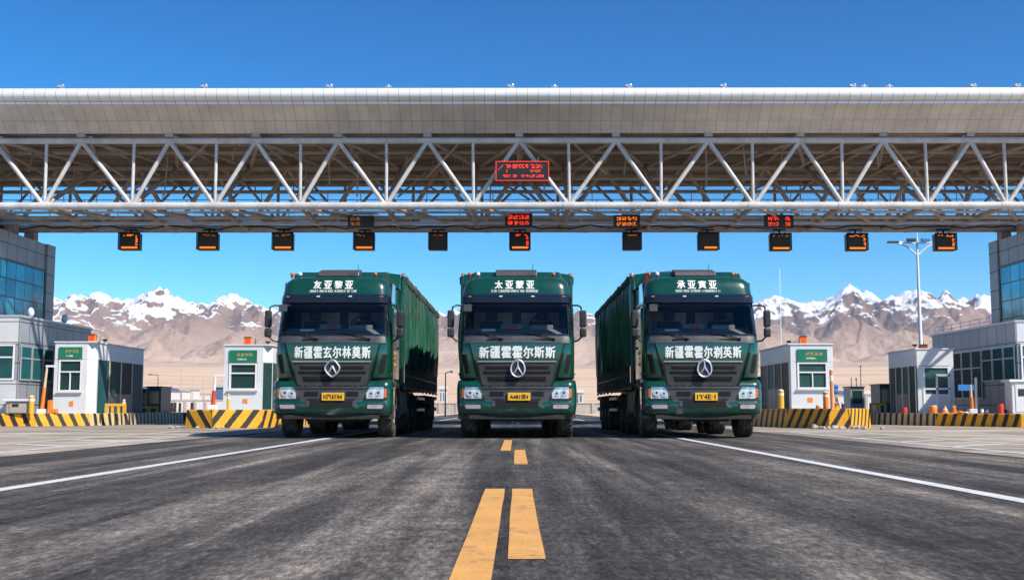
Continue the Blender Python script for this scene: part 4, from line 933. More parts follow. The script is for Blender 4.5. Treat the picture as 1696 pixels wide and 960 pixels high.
# ================================================================== TOWERS AND LOW WINGS beside the lanes
def building(s, xt, yt0, yt1, xw, yw0, yw1, zw, label):
    o = empty('toll_office', (s*xw, yw0, 0), label=label, cat='building')
    ox, oy = s*xw, yw0
    def B(mb, name, m, parent=o, **k):
        mb.v = [(p[0]-ox, p[1]-oy, p[2]) for p in mb.v]; return mb.build(name, m, parent, **k)
    X = lambda a, b: sorted((s*a, s*b))
    # tower
    mb = MB(); y00 = yt0-8 if s < 0 else yt0+.4; mb.box(*X(xt, xt+14), y00, yt1, zw-.4, 7.2); tw = B(mb, 'tower', M['clad'])
    mb = MB(); mb.box(*X(xt-.06, xt+.3), yt1-.75, yt1+.02, zw-.4, 7.22); B(mb, 'corner_pier', M['clad'], tw)
    mb = MB(); mb.box(*X(xt-.02, xt+.2), y00+.05, yt1-.85, zw+.15, 6.1); B(mb, 'curtain_wall', M['curtain'], tw)
    mb = MB(); mb.box(*X(xt-.045, xt), y00+.05, yt1-.80, 6.08, 6.16); mb.box(*X(xt-.045, xt), yt1-.86, yt1-.78, zw, 6.08); B(mb, 'curtain_frame', M['kiosk_dark'], tw)
    # wing
    mb = MB(); mb.box(*X(xw, xw+14), yw0, yw1, 0, zw); wing = B(mb, 'wing', M['clad'])
    mb = MB(); mb.box(*X(xw-.03, xw+14.03), yw0-.03, yw0+.03, 2.95, zw+.02); mb.box(*X(xw-.03, xw+14), yw0-.03, yw0+.03, .45, 1.62); B(mb, 'front_cladding', M['clad_white'], wing)
    mb = MB(); mb.box(*X(xw-.06, xw+14.05), yw0-.06, yw1+.05, zw, zw+.08); B(mb, 'coping', M['galv'], wing)
    # windows: front band and side band, each in a frame
    def window(face, a, b, z0, z1, nm, muntin=True):
        fr = MB(); d = .05
        if face == 'front':
            fr.box(a, b, yw0-d-.01, yw0-.031, z0, z0+.06); fr.box(a, b, yw0-d-.01, yw0-.031, z1-.06, z1); fr.box(a, a+.06, yw0-d-.01, yw0-.031, z0+.06, z1-.06); fr.box(b-.06, b, yw0-d-.01, yw0-.031, z0+.06, z1-.06)
            if muntin: zz = z0+(z1-z0)*.62; fr.box(a+.06, b-.06, yw0-d, yw0-.031, zz, zz+.05)
            w1 = B(fr, 'window', nm, wing); p = MB(); p.box(a+.06, b-.06, yw0-.042, yw0-.031, z0+.06, z1-.06); B(p, 'pane', M['window'], w1)
        else:
            xa, xb = X(xw-.06, xw-.031)
            fr.box(xa, xb, a, b, z0, z0+.05); fr.box(xa, xb, a, b, z1-.05, z1); fr.box(xa, xb, a, a+.05, z0+.05, z1-.05); fr.box(xa, xb, b-.05, b, z0+.05, z1-.05)
            if muntin: zz = z0+(z1-z0)*.62; fr.box(xa, xb, a+.05, b-.05, zz, zz+.05)
            w1 = B(fr, 'window', nm, wing); p = MB(); p.box(*X(xw-.045, xw-.031), a+.05, b-.05, z0+.05, z1-.05); B(p, 'pane', M['side_glass'], w1)
    for k in range(5):
        a = s*(xw+.12+k*.84); b = s*(xw+.12+(k+1)*.84); window('front', min(a, b), max(a, b), 1.64, 2.93, M['frame_white'])
    for k in range(7): window('side', yw0+.1+k*1.0, yw0+1.05+k*1.0, 1.0 if k > 2 else 1.64, 2.9, M['galv'])
    # roof rail
    mb = MB()
    for z in (.22, .38): mb.tube((s*(xw+.1), yw0+2.5, zw+z), (s*(xw+.1), yw1-.1, zw+z), .009, n=6)
    for k in range(7): y = yw0+2.5+k*(yw1-yw0-2.6)/6; mb.tube((s*(xw+.1), y, zw+.05), (s*(xw+.1), y, zw+.38), .012, n=6)
    if s > 0: B(mb, 'roof_rail', M['galv'], wing)
    if s < 0:
        for yy, hh in ((yw0+1.4, .35), (yw0+4.6, .4)):
            mb = MB(); mb.tube((s*(xw+.2), yy, zw+.05), (s*(xw+.2), yy, zw+.25), .03); mb.ball((s*(xw+.2), yy, zw+.3), .13, 10, 8, 1.4); B(mb, 'roof_lamp', M['lamp_white'], wing, smooth=True)
    # door in the side and a small service panel
    mb = MB(); mb.box(*X(xw-.05, xw-.03), yw1-2.2, yw1-1.3, .2, 2.5) if s > 0 else mb.box(*X(xw-.05, xw-.03), yw1-1.2, yw1-.4, .2, 2.5); dd = B(mb, 'door', M['kiosk_dark'], wing)
    return o
building(-1, 19.0, 42.2, 46.6, 18.05, 41.5, 48.5, 3.92, 'grey clad office with a blue glass tower beside the lanes at the left edge')
building(1, 19.0, 42.2, 45.7, 18.05, 41.5, 49.9, 3.72, 'grey clad office with a teal glass tower and roof rail at the right edge')
# ================================================================== KERB ISLANDS with yellow and black stripes
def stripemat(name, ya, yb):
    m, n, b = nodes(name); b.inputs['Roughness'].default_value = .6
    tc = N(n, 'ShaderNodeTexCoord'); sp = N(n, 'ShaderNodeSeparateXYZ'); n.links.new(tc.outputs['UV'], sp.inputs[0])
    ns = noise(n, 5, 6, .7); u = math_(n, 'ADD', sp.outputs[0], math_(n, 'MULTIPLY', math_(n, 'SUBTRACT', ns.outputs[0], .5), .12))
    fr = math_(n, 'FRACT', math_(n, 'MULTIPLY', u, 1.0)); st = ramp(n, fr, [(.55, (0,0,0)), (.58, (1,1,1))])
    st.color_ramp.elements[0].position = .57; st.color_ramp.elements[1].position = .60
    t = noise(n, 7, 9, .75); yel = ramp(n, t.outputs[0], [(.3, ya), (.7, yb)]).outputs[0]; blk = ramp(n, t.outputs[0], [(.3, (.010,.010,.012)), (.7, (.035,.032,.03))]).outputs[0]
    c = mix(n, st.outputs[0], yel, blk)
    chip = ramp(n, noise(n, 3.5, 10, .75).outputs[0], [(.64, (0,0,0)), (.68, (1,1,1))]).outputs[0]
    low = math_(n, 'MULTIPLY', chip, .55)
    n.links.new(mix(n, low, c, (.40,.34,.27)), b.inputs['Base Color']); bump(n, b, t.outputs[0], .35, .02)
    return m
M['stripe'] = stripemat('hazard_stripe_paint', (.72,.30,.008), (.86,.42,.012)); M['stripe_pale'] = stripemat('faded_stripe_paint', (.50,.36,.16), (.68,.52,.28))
def island(poly, h, slopes, label, mats=None, period=.95, batter=.04):
    """poly ccw from above; slopes = lean of the stripes on each side"""
    cx = sum(p[0] for p in poly)/len(poly); cy = sum(p[1] for p in poly)/len(poly)
    o = empty('kerb_island', (cx, cy, 0), label=label, cat='traffic island', group='striped kerb islands between the lanes')
    mb = MB(); uv = []; u = 0; n = len(poly); mats = mats or [0]*n
    for i in range(n):
        a = Vector((*poly[i], 0)); b = Vector((*poly[(i+1) % n], 0)); L = (b-a).length; k = max(1, int(L/.6)); nrm = Vector(((b-a).y, -(b-a).x, 0)).normalized(); mb.cur = mats[i]
        for q in range(k):
            p = a+(b-a)*q/k; r_ = a+(b-a)*(q+1)/k; u0 = u+L*q/k; u1 = u+L*(q+1)/k; base = len(mb.v)
            z1 = h+random.uniform(-.008, .008)
            V = [(p-nrm*0), (r_), (r_-nrm*batter), (p-nrm*batter)]
            mb.add([(V[0].x-cx, V[0].y-cy, -.01), (V[1].x-cx, V[1].y-cy, -.01), (V[2].x-cx, V[2].y-cy, h-.03), (V[3].x-cx, V[3].y-cy, h-.03), (V[2].x-cx-nrm.x*.03, V[2].y-cy-nrm.y*.03, h), (V[3].x-cx-nrm.x*.03, V[3].y-cy-nrm.y*.03, h)],
                   [(0,1,2,3), (3,2,4,5)])
            uv += [(u0/period, 0), (u1/period, 0), ((u1+slopes[i]*h)/period, h), ((u0+slopes[i]*h)/period, h), ((u1+slopes[i]*h)/period, h), ((u0+slopes[i]*h)/period, h)]
        u += L
    mb.uv = uv; mb.cur = 0; mb.build('striped_kerb', [M['stripe'], M['stripe_pale']], o)
    mb = MB(); mb.prism([(x-cx+(cx-x)*.02, y-cy+(cy-y)*.02) for x, y in poly], .02, h+.004); mb.build('concrete_top', M['concrete'], o)
    return o
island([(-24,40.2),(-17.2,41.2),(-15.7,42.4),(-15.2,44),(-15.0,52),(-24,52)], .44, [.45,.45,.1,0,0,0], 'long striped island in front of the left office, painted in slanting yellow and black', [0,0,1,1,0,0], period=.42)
island([(-10.75,37.4),(-9.75,36.9),(-8.3,37.7),(-7.9,39.5),(-7.9,60),(-10.9,60),(-10.9,38.6)], .58, [.8,-.75,-.7,-.3,0,0,0], 'short chevron striped island nose left of the left lorry, below the booth', period=.56)
island([(10.45,36.2),(11.7,38.2),(11.9,58),(8.3,58),(8.3,41),(8.9,38.2),(9.8,36.3)], .62, [-.6,-.4,0,0,-.25,-.6,-.6], 'striped island nose right of the right lorry, crumbled at its foot', period=.42)
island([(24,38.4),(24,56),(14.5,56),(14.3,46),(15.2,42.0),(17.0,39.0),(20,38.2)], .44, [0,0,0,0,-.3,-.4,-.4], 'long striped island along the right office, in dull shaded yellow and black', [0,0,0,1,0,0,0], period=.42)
def farkerb(x0, x1, y, label):
    island([(x0,y),(x1,y),(x1,y+5),(x0,y+5)], .42, [0]*4, label, period=1.1)
farkerb(-19.6, -15.3, 57, 'distant dull brown striped kerb behind the dark kiosk at left'); farkerb(13.4, 17.5, 60, 'distant dark striped kerb left of the long right island')
# crumbled concrete at the foot of the right island nose
for i in range(26):
    r_ = random.Random(i); x = 9.55+r_.uniform(-.5, 1.2); y = 35.9+r_.uniform(-.35, .25); s_ = r_.uniform(.02, .09)*(1 if i > 4 else 1.6)
    if i > 20: x = r_.uniform(10.4, 12); y = r_.uniform(35.2, 36)
    mb = MB(); mb.ball((0,0,0), s_, 7, 5, .75); mb.v = [(a*(1+r_.uniform(-.3,.3)), b*(1+r_.uniform(-.3,.3)), c*(1+r_.uniform(-.3,.3))) for a, b, c in mb.v]
    o = mb.build('concrete_chunk', M['concrete'], None, loc=(x, y, s_*.35+(.12 if i < 6 and False else 0))); tag(o, 'pale broken concrete chunk in the heap at the foot of the right island nose', 'rubble', 'concrete chunks at the island foot')
for i in range(9):
    r_ = random.Random(100+i); x = -10.9+r_.uniform(-.4, 1.6); y = 36.75+r_.uniform(-.2, .1); s_ = r_.uniform(.02, .07)
    mb = MB(); mb.ball((0,0,0), s_, 7, 5, .7); mb.v = [(a*(1+r_.uniform(-.3,.3)), b*(1+r_.uniform(-.3,.3)), c) for a, b, c in mb.v]
    o = mb.build('concrete_chunk', M['concrete'], None, loc=(x, y, s_*.35)); tag(o, 'pale concrete crumb lying at the foot of the left chevron island nose', 'rubble', 'concrete crumbs at the left island')

# ================================================================== TOLL BOOTHS
def booth(name_label, x0, x1, y0, y1, z0, z1, side, sign=True, chamfer=.28, seed=0, shade='booth_white', frontkind='window'):
    """side = +1 when the side turned to the lanes is at x1, -1 when at x0"""
    o = empty('toll_booth', ((x0+x1)/2, y0, z0), label=name_label, cat='toll booth'); H_ = z1-z0; w_ = (x1-x0)/2; D = y1-y0
    rs = np.random.RandomState(seed+200); s = side
    c = chamfer
    def FX(u): return -w_+2*w_*u if s > 0 else w_-2*w_*u        # u=0 far side, u=1 lane side
    poly = [(FX(0), 0), (FX(1)-s*c, 0), (FX(1), c), (FX(1), D), (FX(0), D)]
    if s < 0: poly = poly[::-1]
    mb = MB(); mb.prism(poly, H_-.62, H_); body = mb.build('roof_band', M[shade], o, bevel=.015)
    # lower walls: front wall with openings framed in, side posts
    X = lambda a, b: sorted((FX(a), FX(b)))
    fw = (w_*2-c)/(w_*2)
    mb = MB(); mb.box(*X(0, fw), 0, .12, 0, H_*.30); mb.box(*X(0, .13*fw), 0, .12, H_*.30, H_-.62); mb.box(*X(fw*.86, fw), 0, .12, H_*.30, H_-.62); mb.box(*X(0, .02), .12, D, 0, H_-.62)
    mb.box(*X(.03, 1), D-.1, D, 0, H_-.62); front = mb.build('wall', M['booth_white'], o)
    mb = MB(); mb.prism([(FX(.02), .3), (FX(.97), .3), (FX(.97), D-.12), (FX(.02), D-.12)] if s > 0 else [(FX(.97), .3), (FX(.02), .3), (FX(.02), D-.12), (FX(.97), D-.12)], .02, .06); mb.build('floor', M['dark_plastic'], o)
    # window
    wa, wb = .14*fw, .85*fw
    if frontkind == 'window':
        mb = MB(); zz0, zz1 = H_*.31, H_-.64; 
        for a, b, p, q in ((wa, wb, zz0, zz0+.05), (wa, wb, zz1-.05, zz1), (wa, wa+.04, zz0+.05, zz1-.05), (wb-.04, wb, zz0+.05, zz1-.05), (wa+.04, wb-.04, zz0+(zz1-zz0)*.60, zz0+(zz1-zz0)*.60+.05)): mb.box(*X(a, b), -.03, .06, p, q)
        if seed != 2: m_ = (wa+wb)/2; mb.box(*X(m_-.012, m_+.012), -.025, .06, zz0+.05, zz0+(zz1-zz0)*.60)
        fr = mb.build('window_frame', M['frame_white'], o); mb = MB(); mb.box(*X(wa+.03, wb-.03), .03, .05, zz0+.03, zz1-.03); mb.build('pane', M['booth_glass'], fr)
        mb = MB(); mb.box(*X(wa-.03, wb+.03), -.10, -.0, H_*.29, H_*.305); mb.build('sill', M['frame_white'], o)
        mb = MB(); mb.box(*X(.5*fw, .62*fw), -.012, 0, H_*.10, H_*.17); mb.build('notice', M['orange'], o)
    else:
        mb = MB(); zz0, zz1 = .05, H_-.64
        for a, b, p, q in ((.13*fw,.17*fw,0,zz1), (.80*fw,.86*fw,0,zz1), (.45*fw,.50*fw,.1,zz1*.8), (.13*fw,.5*fw,zz1*.78,zz1*.83), (.13*fw,.8*fw,zz1*.5,zz1*.54), (.45*fw,.8*fw,.1,.16), (.17*fw,.8*fw,zz1-.06,zz1)): mb.box(*X(a, b), -.03, .06, p, q)
        fr = mb.build('door_frame', M['frame_white'], o); mb = MB(); mb.box(*X(.14*fw, .83*fw), .03, .05, .03, zz1-.02); mb.build('pane', M['booth_glass'], fr)
    if sign:
        sa, sb = (.14*fw, .84*fw); mb = MB(); mb.box(*X(sa, sb), -.05, -.0, H_-.60, H_-.16); sg = mb.build('booth_sign', M['sign_green'], o)
        xa, xb = X(sa, sb); L = xb-xa
        mb = MB()
        for k in range(4): g = garble_block(rs, xa+L*(.28+.15*k), xa+L*(.28+.15*k)+L*.11, H_-.38, H_-.27, -.053, 5, 5, .6); mb.add(g.v, g.f)
        mb.build('sign_lettering', M['orange_text'], sg)
        mb = garble_block(rs, xa+L*.3, xa+L*.62, H_-.52, H_-.46, -.053, 10, 2, .7); mb.build('sign_small_lettering', M['white_letter'], sg)
    # lane side: glass, posts, door
    for k, yy in enumerate(np.linspace(c, D-.08, 5)):
        mb = MB(); mb.box(*X(.965, 1.0), yy, yy+.08, 0, H_-.62); mb.build('side_post', M['frame_tan'] if k in (1, 3) else M[shade if k else 'booth_white'], o)
    for k in range(4):
        ya = np.linspace(c, D-.08, 5)[k]+.08; yb = np.linspace(c, D-.08, 5)[k+1]
        mb = MB(); mb.box(*X(.975, .985), ya, yb, .75 if k in (1, 2) else .04, H_-.62); mb.build('side_pane', M['side_glass'], o)
        if k in (1, 2): mb = MB(); mb.box(*X(.97, .995), ya, yb, 0, .75); mb.build('side_panel', M['kiosk_dark'], o)
    mb = MB(); dp = [(FX(1)-s*c, .0), (FX(1)-s*.0, c)]; a = Vector((*dp[0], 0)); b = Vector((*dp[1], 0)); nrm = Vector(((b-a).y, -(b-a).x, 0)).normalized()*(s)
    mb.add([(a.x, a.y+.01, 0), (b.x, b.y+.01, 0), (b.x, b.y+.01, H_-.62), (a.x, a.y+.01, H_-.62)], [(0,1,2,3) if s > 0 else (3,2,1,0)]); mb.build('corner_panel', M['booth_white'] if seed % 2 else M['booth_glass'], o)
    mb = MB(); mb.box(*X(-.02, 1.03), -.04, D+.03, H_, H_+.05); mb.build('roof_cap', M[shade], o, bevel=.01)
    mb = MB(); mb.tube((FX(.3), D*.6, H_+.05), (FX(.3), D*.6, H_+.45), .012, n=5); mb.tube((FX(.7), D*.4, H_+.05), (FX(.7), D*.4, H_+.22), .02, n=5); mb.box(FX(.7)-.08, FX(.7)+.08, D*.4-.04, D*.4+.04, H_+.2, H_+.27); mb.build('antenna', M['chassis'], o)
    return o
def lane_beacon(px, py, Y, z0, label, lit=False, w_=.28, h_=.26):
    x, z = at(px, py, Y); o = empty('lane_beacon', (x, Y, z0), label=label, cat='signal lamp', group='orange lamps on the booth roofs')
    mb = MB(); mb.box(-w_/2, w_/2, -.08, .10, .03, .03+h_); mb.build('housing', M['orange'], o, bevel=.015)
    mb = MB(); mb.box(-w_/2-.01, w_/2+.01, -.12, -.08, .03+h_, .05+h_); mb.box(-w_*.3, w_*.3, -.05, .05, 0, .03); mb.build('hood', M['kiosk_dark'], o)
    mb = MB(); mb.box(-w_*.32, w_*.32, -.086, -.081, .06, h_-.02); mb.build('lamp_face', M['beacon_lamp'], o)
booth('white toll booth with a green sign and four pane window, left of all the others', -17.26, -15.75, 42.8, 48.4, .44, 3.06, 1, seed=1)
booth('narrow white toll booth with a green sign, left of the left lorry', -10.72, -9.0, 42.0, 46.5, .58, 2.90, 1, seed=2)
booth('white fronted toll booth with a green sign, right of the right lorry', 9.95, 11.55, 42.0, 47.0, .62, 2.93, -1, seed=3, chamfer=.05, shade='booth_white')
booth('white toll booth without a sign, glazed front, beside the right office', 15.25, 16.7, 44.0, 47.2, .44, 2.86, -1, sign=False, seed=4, chamfer=.05, frontkind='door')
lane_beacon(153, 563, 43.5, 3.12, 'orange lamp box on the roof of the leftmost booth'); lane_beacon(411, 568, 42.7, 2.96, 'brown and orange lamp box on the booth left of the left lorry')
lane_beacon(1330, 568, 42.7, 2.99, 'red-orange lamp box on the booth right of the right lorry'); lane_beacon(1529, 575, 44.6, 2.92, 'orange lamp at the foot of the street lamp pole on the booth roof', w_=.3, h_=.12)
def kiosk(px0, px1, py0, Y, z0, d, label, rear=False, leg=0, m='kiosk_dark'):
    x0, z1 = at(px0, py0, Y); x1, _ = at(px1, py0, Y); o = empty('guard_kiosk', ((x0+x1)/2, Y, z0), label=label, cat='kiosk'); w_ = (x1-x0)/2; H_ = z1-z0
    mb = MB(); mb.box(-w_, w_, 0, d, 0, H_*.35); mb.box(-w_, w_, 0, d, H_*.86, H_); mb.box(-w_, -w_*.72, 0, d, H_*.35, H_*.86); mb.box(w_*.72, w_, 0, d, H_*.35, H_*.86); mb.box(-w_*.72, w_*.72, d-.05, d, H_*.35, H_*.86) if m != 'kiosk_dark' else None; mb.build('wall', M[m], o)
    mb = MB(); mb.box(-w_*.72, w_*.72, .03, .05, H_*.35, H_*.86); mb.build('pane', M['booth_glass'] if m != 'kiosk_dark' else M['windshield'], o)
    mb = MB(); mb.box(-w_-.05, w_+.05, -.06, d+.05, H_, H_+.05); mb.build('roof', M['kiosk_dark'], o)
    if leg: mb = MB(); mb.tube((-w_*.3, d/2, H_), (-w_*.3, d/2, H_+.5), .02, n=5); mb.build('antenna', M['chassis'], o)
kiosk(244, 267, 641, 55, .42, 1.6, 'small dark kiosk with a see-through window right of the leftmost booth')
kiosk(1408, 1431, 641, 58, .42, 1.2, 'small dull grey kiosk with an antenna between the two right booths', leg=1, m='booth_grey')
kiosk(1457, 1477, 637, 54, .44, 1.4, 'dark kiosk standing just left of the booth without a sign')
kiosk(232, 243, 645, 56, .42, 1.2, 'narrow dark frame kiosk touching the right side of the leftmost booth')
kiosk(1253, 1263, 625, 50, .62, 2.0, 'slim blue-grey kiosk squeezed between the right lorry and its neighbouring booth')
# ------------------------------------------------------------------ island furniture
def thing(name, px, py, Y, z0, label, cat, group=None):
    x, _ = at(px, py, Y); return empty(name, (x, Y, z0), label=label, cat=cat, group=group)
def bollard(px, Y, z0, h_, r_, m, label, cap=True):
    o = thing('bollard', px, 670, Y, z0, label, 'bollard', 'bollards on the islands'); mb = MB(); mb.tube((0,0,0), (0,0,h_), r_, n=12); mb.build('post', M[m], o, smooth=True)
    if cap: mb = MB(); mb.tube((0,0,h_*.72), (0,0,h_*.86), r_*1.03, n=12); mb.ball((0,0,h_), r_, 10, 5, .5); mb.build('band', M['frame_white'], o, smooth=True)
bollard(52, 41.0, .44, .60, .09, 'yellow', 'short yellow bollard at the corner of the left office'); bollard(205, 43.5, .44, .50, .06, 'yellow', 'short yellow bollard beside the leftmost booth door')
bollard(1294, 40.5, .62, .62, .10, 'yellow', 'yellow and grey bollard left of the sign booth, right of the right lorry'); bollard(1368, 40.5, .60, .58, .10, 'orange', 'orange bollard at the right corner of the booth by the right lorry')
bollard(378, 38.6, .58, .5, .05, 'yellow', 'thin yellow bollard left of the narrow white booth'); bollard(1378, 40.2, .60, 1.35, .06, 'orange', 'tall thin orange and white post on the right island nose')
def railing(px0, px1, Y, z0, h_, label, n_=4):
    x0, _ = at(px0, 670, Y); x1, _ = at(px1, 670, Y); o = empty('barrier_rail', (x0, Y, z0), label=label, cat='railing'); L = x1-x0
    mb = MB(); mb.box(0, L, -.03, .03, h_-.10, h_); mb.build('top_rail', M['yellow'], o, bevel=.01)
    for k in range(n_): mb = MB(); a = k*(L-.09)/(n_-1); mb.box(a, a+.09, -.03, .03, 0, h_-.10); mb.build('post', M['yellow'], o)
railing(174, 209, 42.75, .44, .36, 'low yellow railing beside the leftmost booth'); railing(1440, 1468, 50, .44, .42, 'low yellow railing by the dark kiosk at right', 3); railing(232, 262, 52.5, .42, .30, 'low yellow rail in front of the small dark kiosk at left', 3)
def boom(px, Y, z0, h_, m, label, lean=0, panel=None):
    o = thing('barrier_post', px, 670, Y, z0, label, 'barrier post'); mb = MB(); mb.tube((0,0,0), (lean,0,h_*.55), .075, .06, n=10); mb.build('lower_post', M[m], o, smooth=True)
    mb = MB(); mb.tube((lean,0,h_*.55), (lean*1.8,0,h_), .05, .04, n=10); mb.build('upper_post', M['frame_tan'] if m == 'orange' else M['frame_white'], o, smooth=True)
    mb = MB(); mb.box(lean*1.8-.04, lean*1.8+.32, -.04, .04, h_-.05, h_+.02) if not panel else mb.box(lean*1.8-.45, lean*1.8+.12, -.02, .02, h_-.22, h_); mb.build('arm', M['frame_white'] if not panel else M['blue'], o)
    mb = MB(); mb.box(-.14, .14, -.14, .14, 0, .16); mb.build('base', M['frame_white'], o, bevel=.02)
boom(69, 41.6, .44, 1.72, 'orange', 'tall orange and white barrier post between the left office and its booth', .08); boom(1610, 42.2, .44, 1.05, 'orange', 'orange barrier post with a blue flag panel before the right office', -.02, True)
boom(352, 38.3, .58, 1.15, 'red', 'red and white barrier post on the left chevron island', .04)
o = thing('sign_post', 1617, 670, 42.5, .44, 'thin white post beside the blue panel before the right office', 'post'); mb = MB(); mb.tube((0,0,0), (.02,0,1.25), .05, n=10); mb.build('pole', M['frame_white'], o, smooth=True); mb = MB(); mb.ball((.02,0,1.27), .055); mb.build('cap', M['frame_white'], o)
# orange foot beside the left booth, cones, drums, buckets
o = thing('safety_bumper', 84, 670, 41.7, .44, 'orange L-shaped bumper at the left foot of the leftmost booth', 'bumper'); mb = MB(); mb.box(-.09, .06, -.1, .1, 0, .48); mb.build('upright', M['orange'], o, bevel=.03); mb = MB(); mb.box(.06, .26, -.1, .1, 0, .17); mb.build('foot', M['orange'], o, bevel=.03)
def cone(px, Y, z0, h_, label):
    o = thing('traffic_cone', px, 670, Y, z0, label, 'traffic cone', 'traffic cones on the islands'); mb = MB(); mb.tube((0,0,.03), (0,0,h_), .13, .025, n=14); mb.box(-.16, .16, -.16, .16, 0, .03); mb.build('body', M['orange'], o, smooth=True)
    mb = MB(); mb.tube((0,0,h_*.45), (0,0,h_*.65), .13-.105*.42+.004, .13-.105*.62+.004, n=14); mb.build('white_band', M['frame_white'], o, smooth=True)
cone(1581, 42.6, .44, .46, 'orange and white traffic cone just right of the booth without a sign'); cone(1565, 42.4, .44, .28, 'small orange and white cone in front of the booth without a sign')
cone(1386, 44.5, .60, .45, 'small orange cone on the right island nose, behind the tall thin post')
def drum(px, Y, z0, h_, r_, m, label):
    o = thing('barrel', px, 670, Y, z0, label, 'barrel', 'drums and buckets on the islands'); mb = MB(); mb.lathe_x([(0,0),(0,r_*.92),(h_*.1,r_),(h_*.5,r_*.95),(h_*.9,r_),(h_,r_*.9),(h_,0)], (0,0,0), 16); mb.v = [(y, z, x) for x, y, z in mb.v]; mb.build('shell', M[m], o, smooth=True, recalc=True)
    mb = MB(); mb.tube((0,0,h_), (0,0,h_+.03), r_*.8, n=14); mb.build('lid', M['frame_white'] if m == 'orange' else M[m], o)
drum(1545, 42.5, .44, .26, .16, 'orange', 'squat orange drum in front of the booth without a sign'); drum(1657, 40.8, .44, .32, .11, 'red', 'red bucket on the right island near the office corner'); drum(1498, 44.2, .44, .2, .1, 'red', 'small red bucket left of the booth without a sign')
drum(1355, 41.5, .62, .10, .09, 'orange', 'tiny orange tub under the window of the booth by the right lorry')
# rubbish and tools standing on the right island
for i, (px, w_, h_, m, lb) in enumerate([(1590,.28,.10,'orange','low orange bag lying right of the tall cone on the right island'),(1600,.2,.07,'frame_white','flat white bag lying left of the blue panel post'),(1626,.14,.20,'frame_white','small white bottle crate right of the blue panel post'),(1635,.12,.16,'lamp_white','pale box lying left of the red bucket'),(1665,.3,.16,'chassis','dark heap of tools right of the red bucket'),(1676,.12,.24,'lamp_white','white jug leaning before the white cabinet')]):
    o = thing('bundle', px, 670, 41.2, .44, lb, 'bundle', 'small loads lying on the right island'); mb = MB(); mb.ball((0,0,h_*.45), w_/2, 10, 7, h_/w_*.95); mb.build('sack', M[m], o, smooth=True); mb = MB(); mb.tube((0,0,h_*.8), (.02,0,h_*1.05), .02, n=6); mb.build('tied_neck', M[m], o)
def cabinet(px0, px1, pyt, Y, z0, d, label, m='booth_white'):
    x0, z1 = at(px0, pyt, Y); x1, _ = at(px1, pyt, Y); o = empty('equipment_cabinet', ((x0+x1)/2, Y, z0), label=label, cat='cabinet'); w_ = (x1-x0)/2; H_ = z1-z0
    mb = MB(); mb.box(-w_, w_, 0, d, 0, H_); mb.build('body', M[m], o, bevel=.02); mb = MB(); mb.box(-w_-.1, w_+.06, -.08, d+.05, H_, H_+.08); mb.build('top', M['frame_white'], o, bevel=.01)
    mb = MB(); mb.box(-w_*.7, w_*.8, -.02, 0, H_*.06, H_*.92); dd = mb.build('door', M[m], o, bevel=.008); mb = MB(); mb.box(-w_*.45, w_*.1, -.03, -.02, H_*.55, H_*.78); mb.build('vent', M['dark_plastic'], dd)
cabinet(1675, 1712, 632, 40.6, .44, .6, 'white cabinet with a dark vent at the right edge on the island')
o = tag(cabinet(4, 30, 668, 41.0, .44, .4, 'x'), None) if False else None
cabinet(10, 49, 664, 41.05, .44, .3, 'low dirty white box with dark smudges in front of the left office', 'concrete')
# ------------------------------------------------------------------ street lamp, masts
def street_lamp(px, Y, z_top, label, r0=.14, arms=True, ground=0):
    x, _ = at(px, 575, Y); o = empty('street_lamp', (x, Y, ground), label=label, cat='street lamp'); h_ = z_top-ground
    mb = MB(); mb.tube((0,0,0), (0,0,h_), r0, r0*.35, n=14); mb.build('pole', M['lamp_white'], o, smooth=True)
    mb = MB(); mb.tube((0,0,h_), (0,0,h_+.6), .04, .02, n=8); mb.build('finial', M['lamp_white'], o)
    for s in (-1, 1):
        mb = MB(); mb.path([(0,0,h_-1.0),(s*.5,0,h_-.55),(s*1.0,0,h_-.32)], .04, 8); mb.path([(0,0,h_-.35),(s*.5,0,h_-.33),(s*1.05,0,h_-.26)], .035, 8); arm = mb.build('arm', M['lamp_white'], o, smooth=True)
        mb = MB(); mb.box(*sorted((s*.95, s*1.55)), -.12, .12, h_-.34, h_-.22); mb.build('lamp_head', M['kiosk_dark'], arm, bevel=.04)
    for s in (-1, 1):
        mb = MB(); mb.box(*sorted((s*.15, s*.6)), -.3, -.1, h_-.30, h_-.12); mb.build('floodlight_head', M['kiosk_dark'] if s < 0 else M['blue'], o, bevel=.02)
street_lamp(1525, 60, at(1521, 392, 60)[1], 'tall white street lamp pole with two arms rising behind the right booth')
def mast(name, px, pt, Y, z0, r_, m, label, cat, head=None):
    x, z = at(px, pt, Y); o = empty(name, (x, Y, z0), label=label, cat=cat); mb = MB(); mb.tube((0,0,0), (0,0,z-z0), r_, r_*.6, n=6); mb.build('pole', M[m], o)
    if head: mb = MB(); mb.tube((0,0,z-z0), (head,0,z-z0+.1), r_*.6, n=6); mb.box(*sorted((head*.9, head*1.4)), -.1, .1, z-z0+.02, z-z0+.16); mb.build('lamp_head', M['kiosk_dark'], o)
    else: mb = MB(); mb.ball((0,0,z-z0), r_*1.5, 6, 4); mb.build('tip', M[m], o)
def gz(Y): return float(fan(np.float64(Y)))
mast('radio_mast', 1291, 447, 160, 0, .07, 'lamp_white', 'thin white radio mast against the sky right of the right lorry', 'mast')
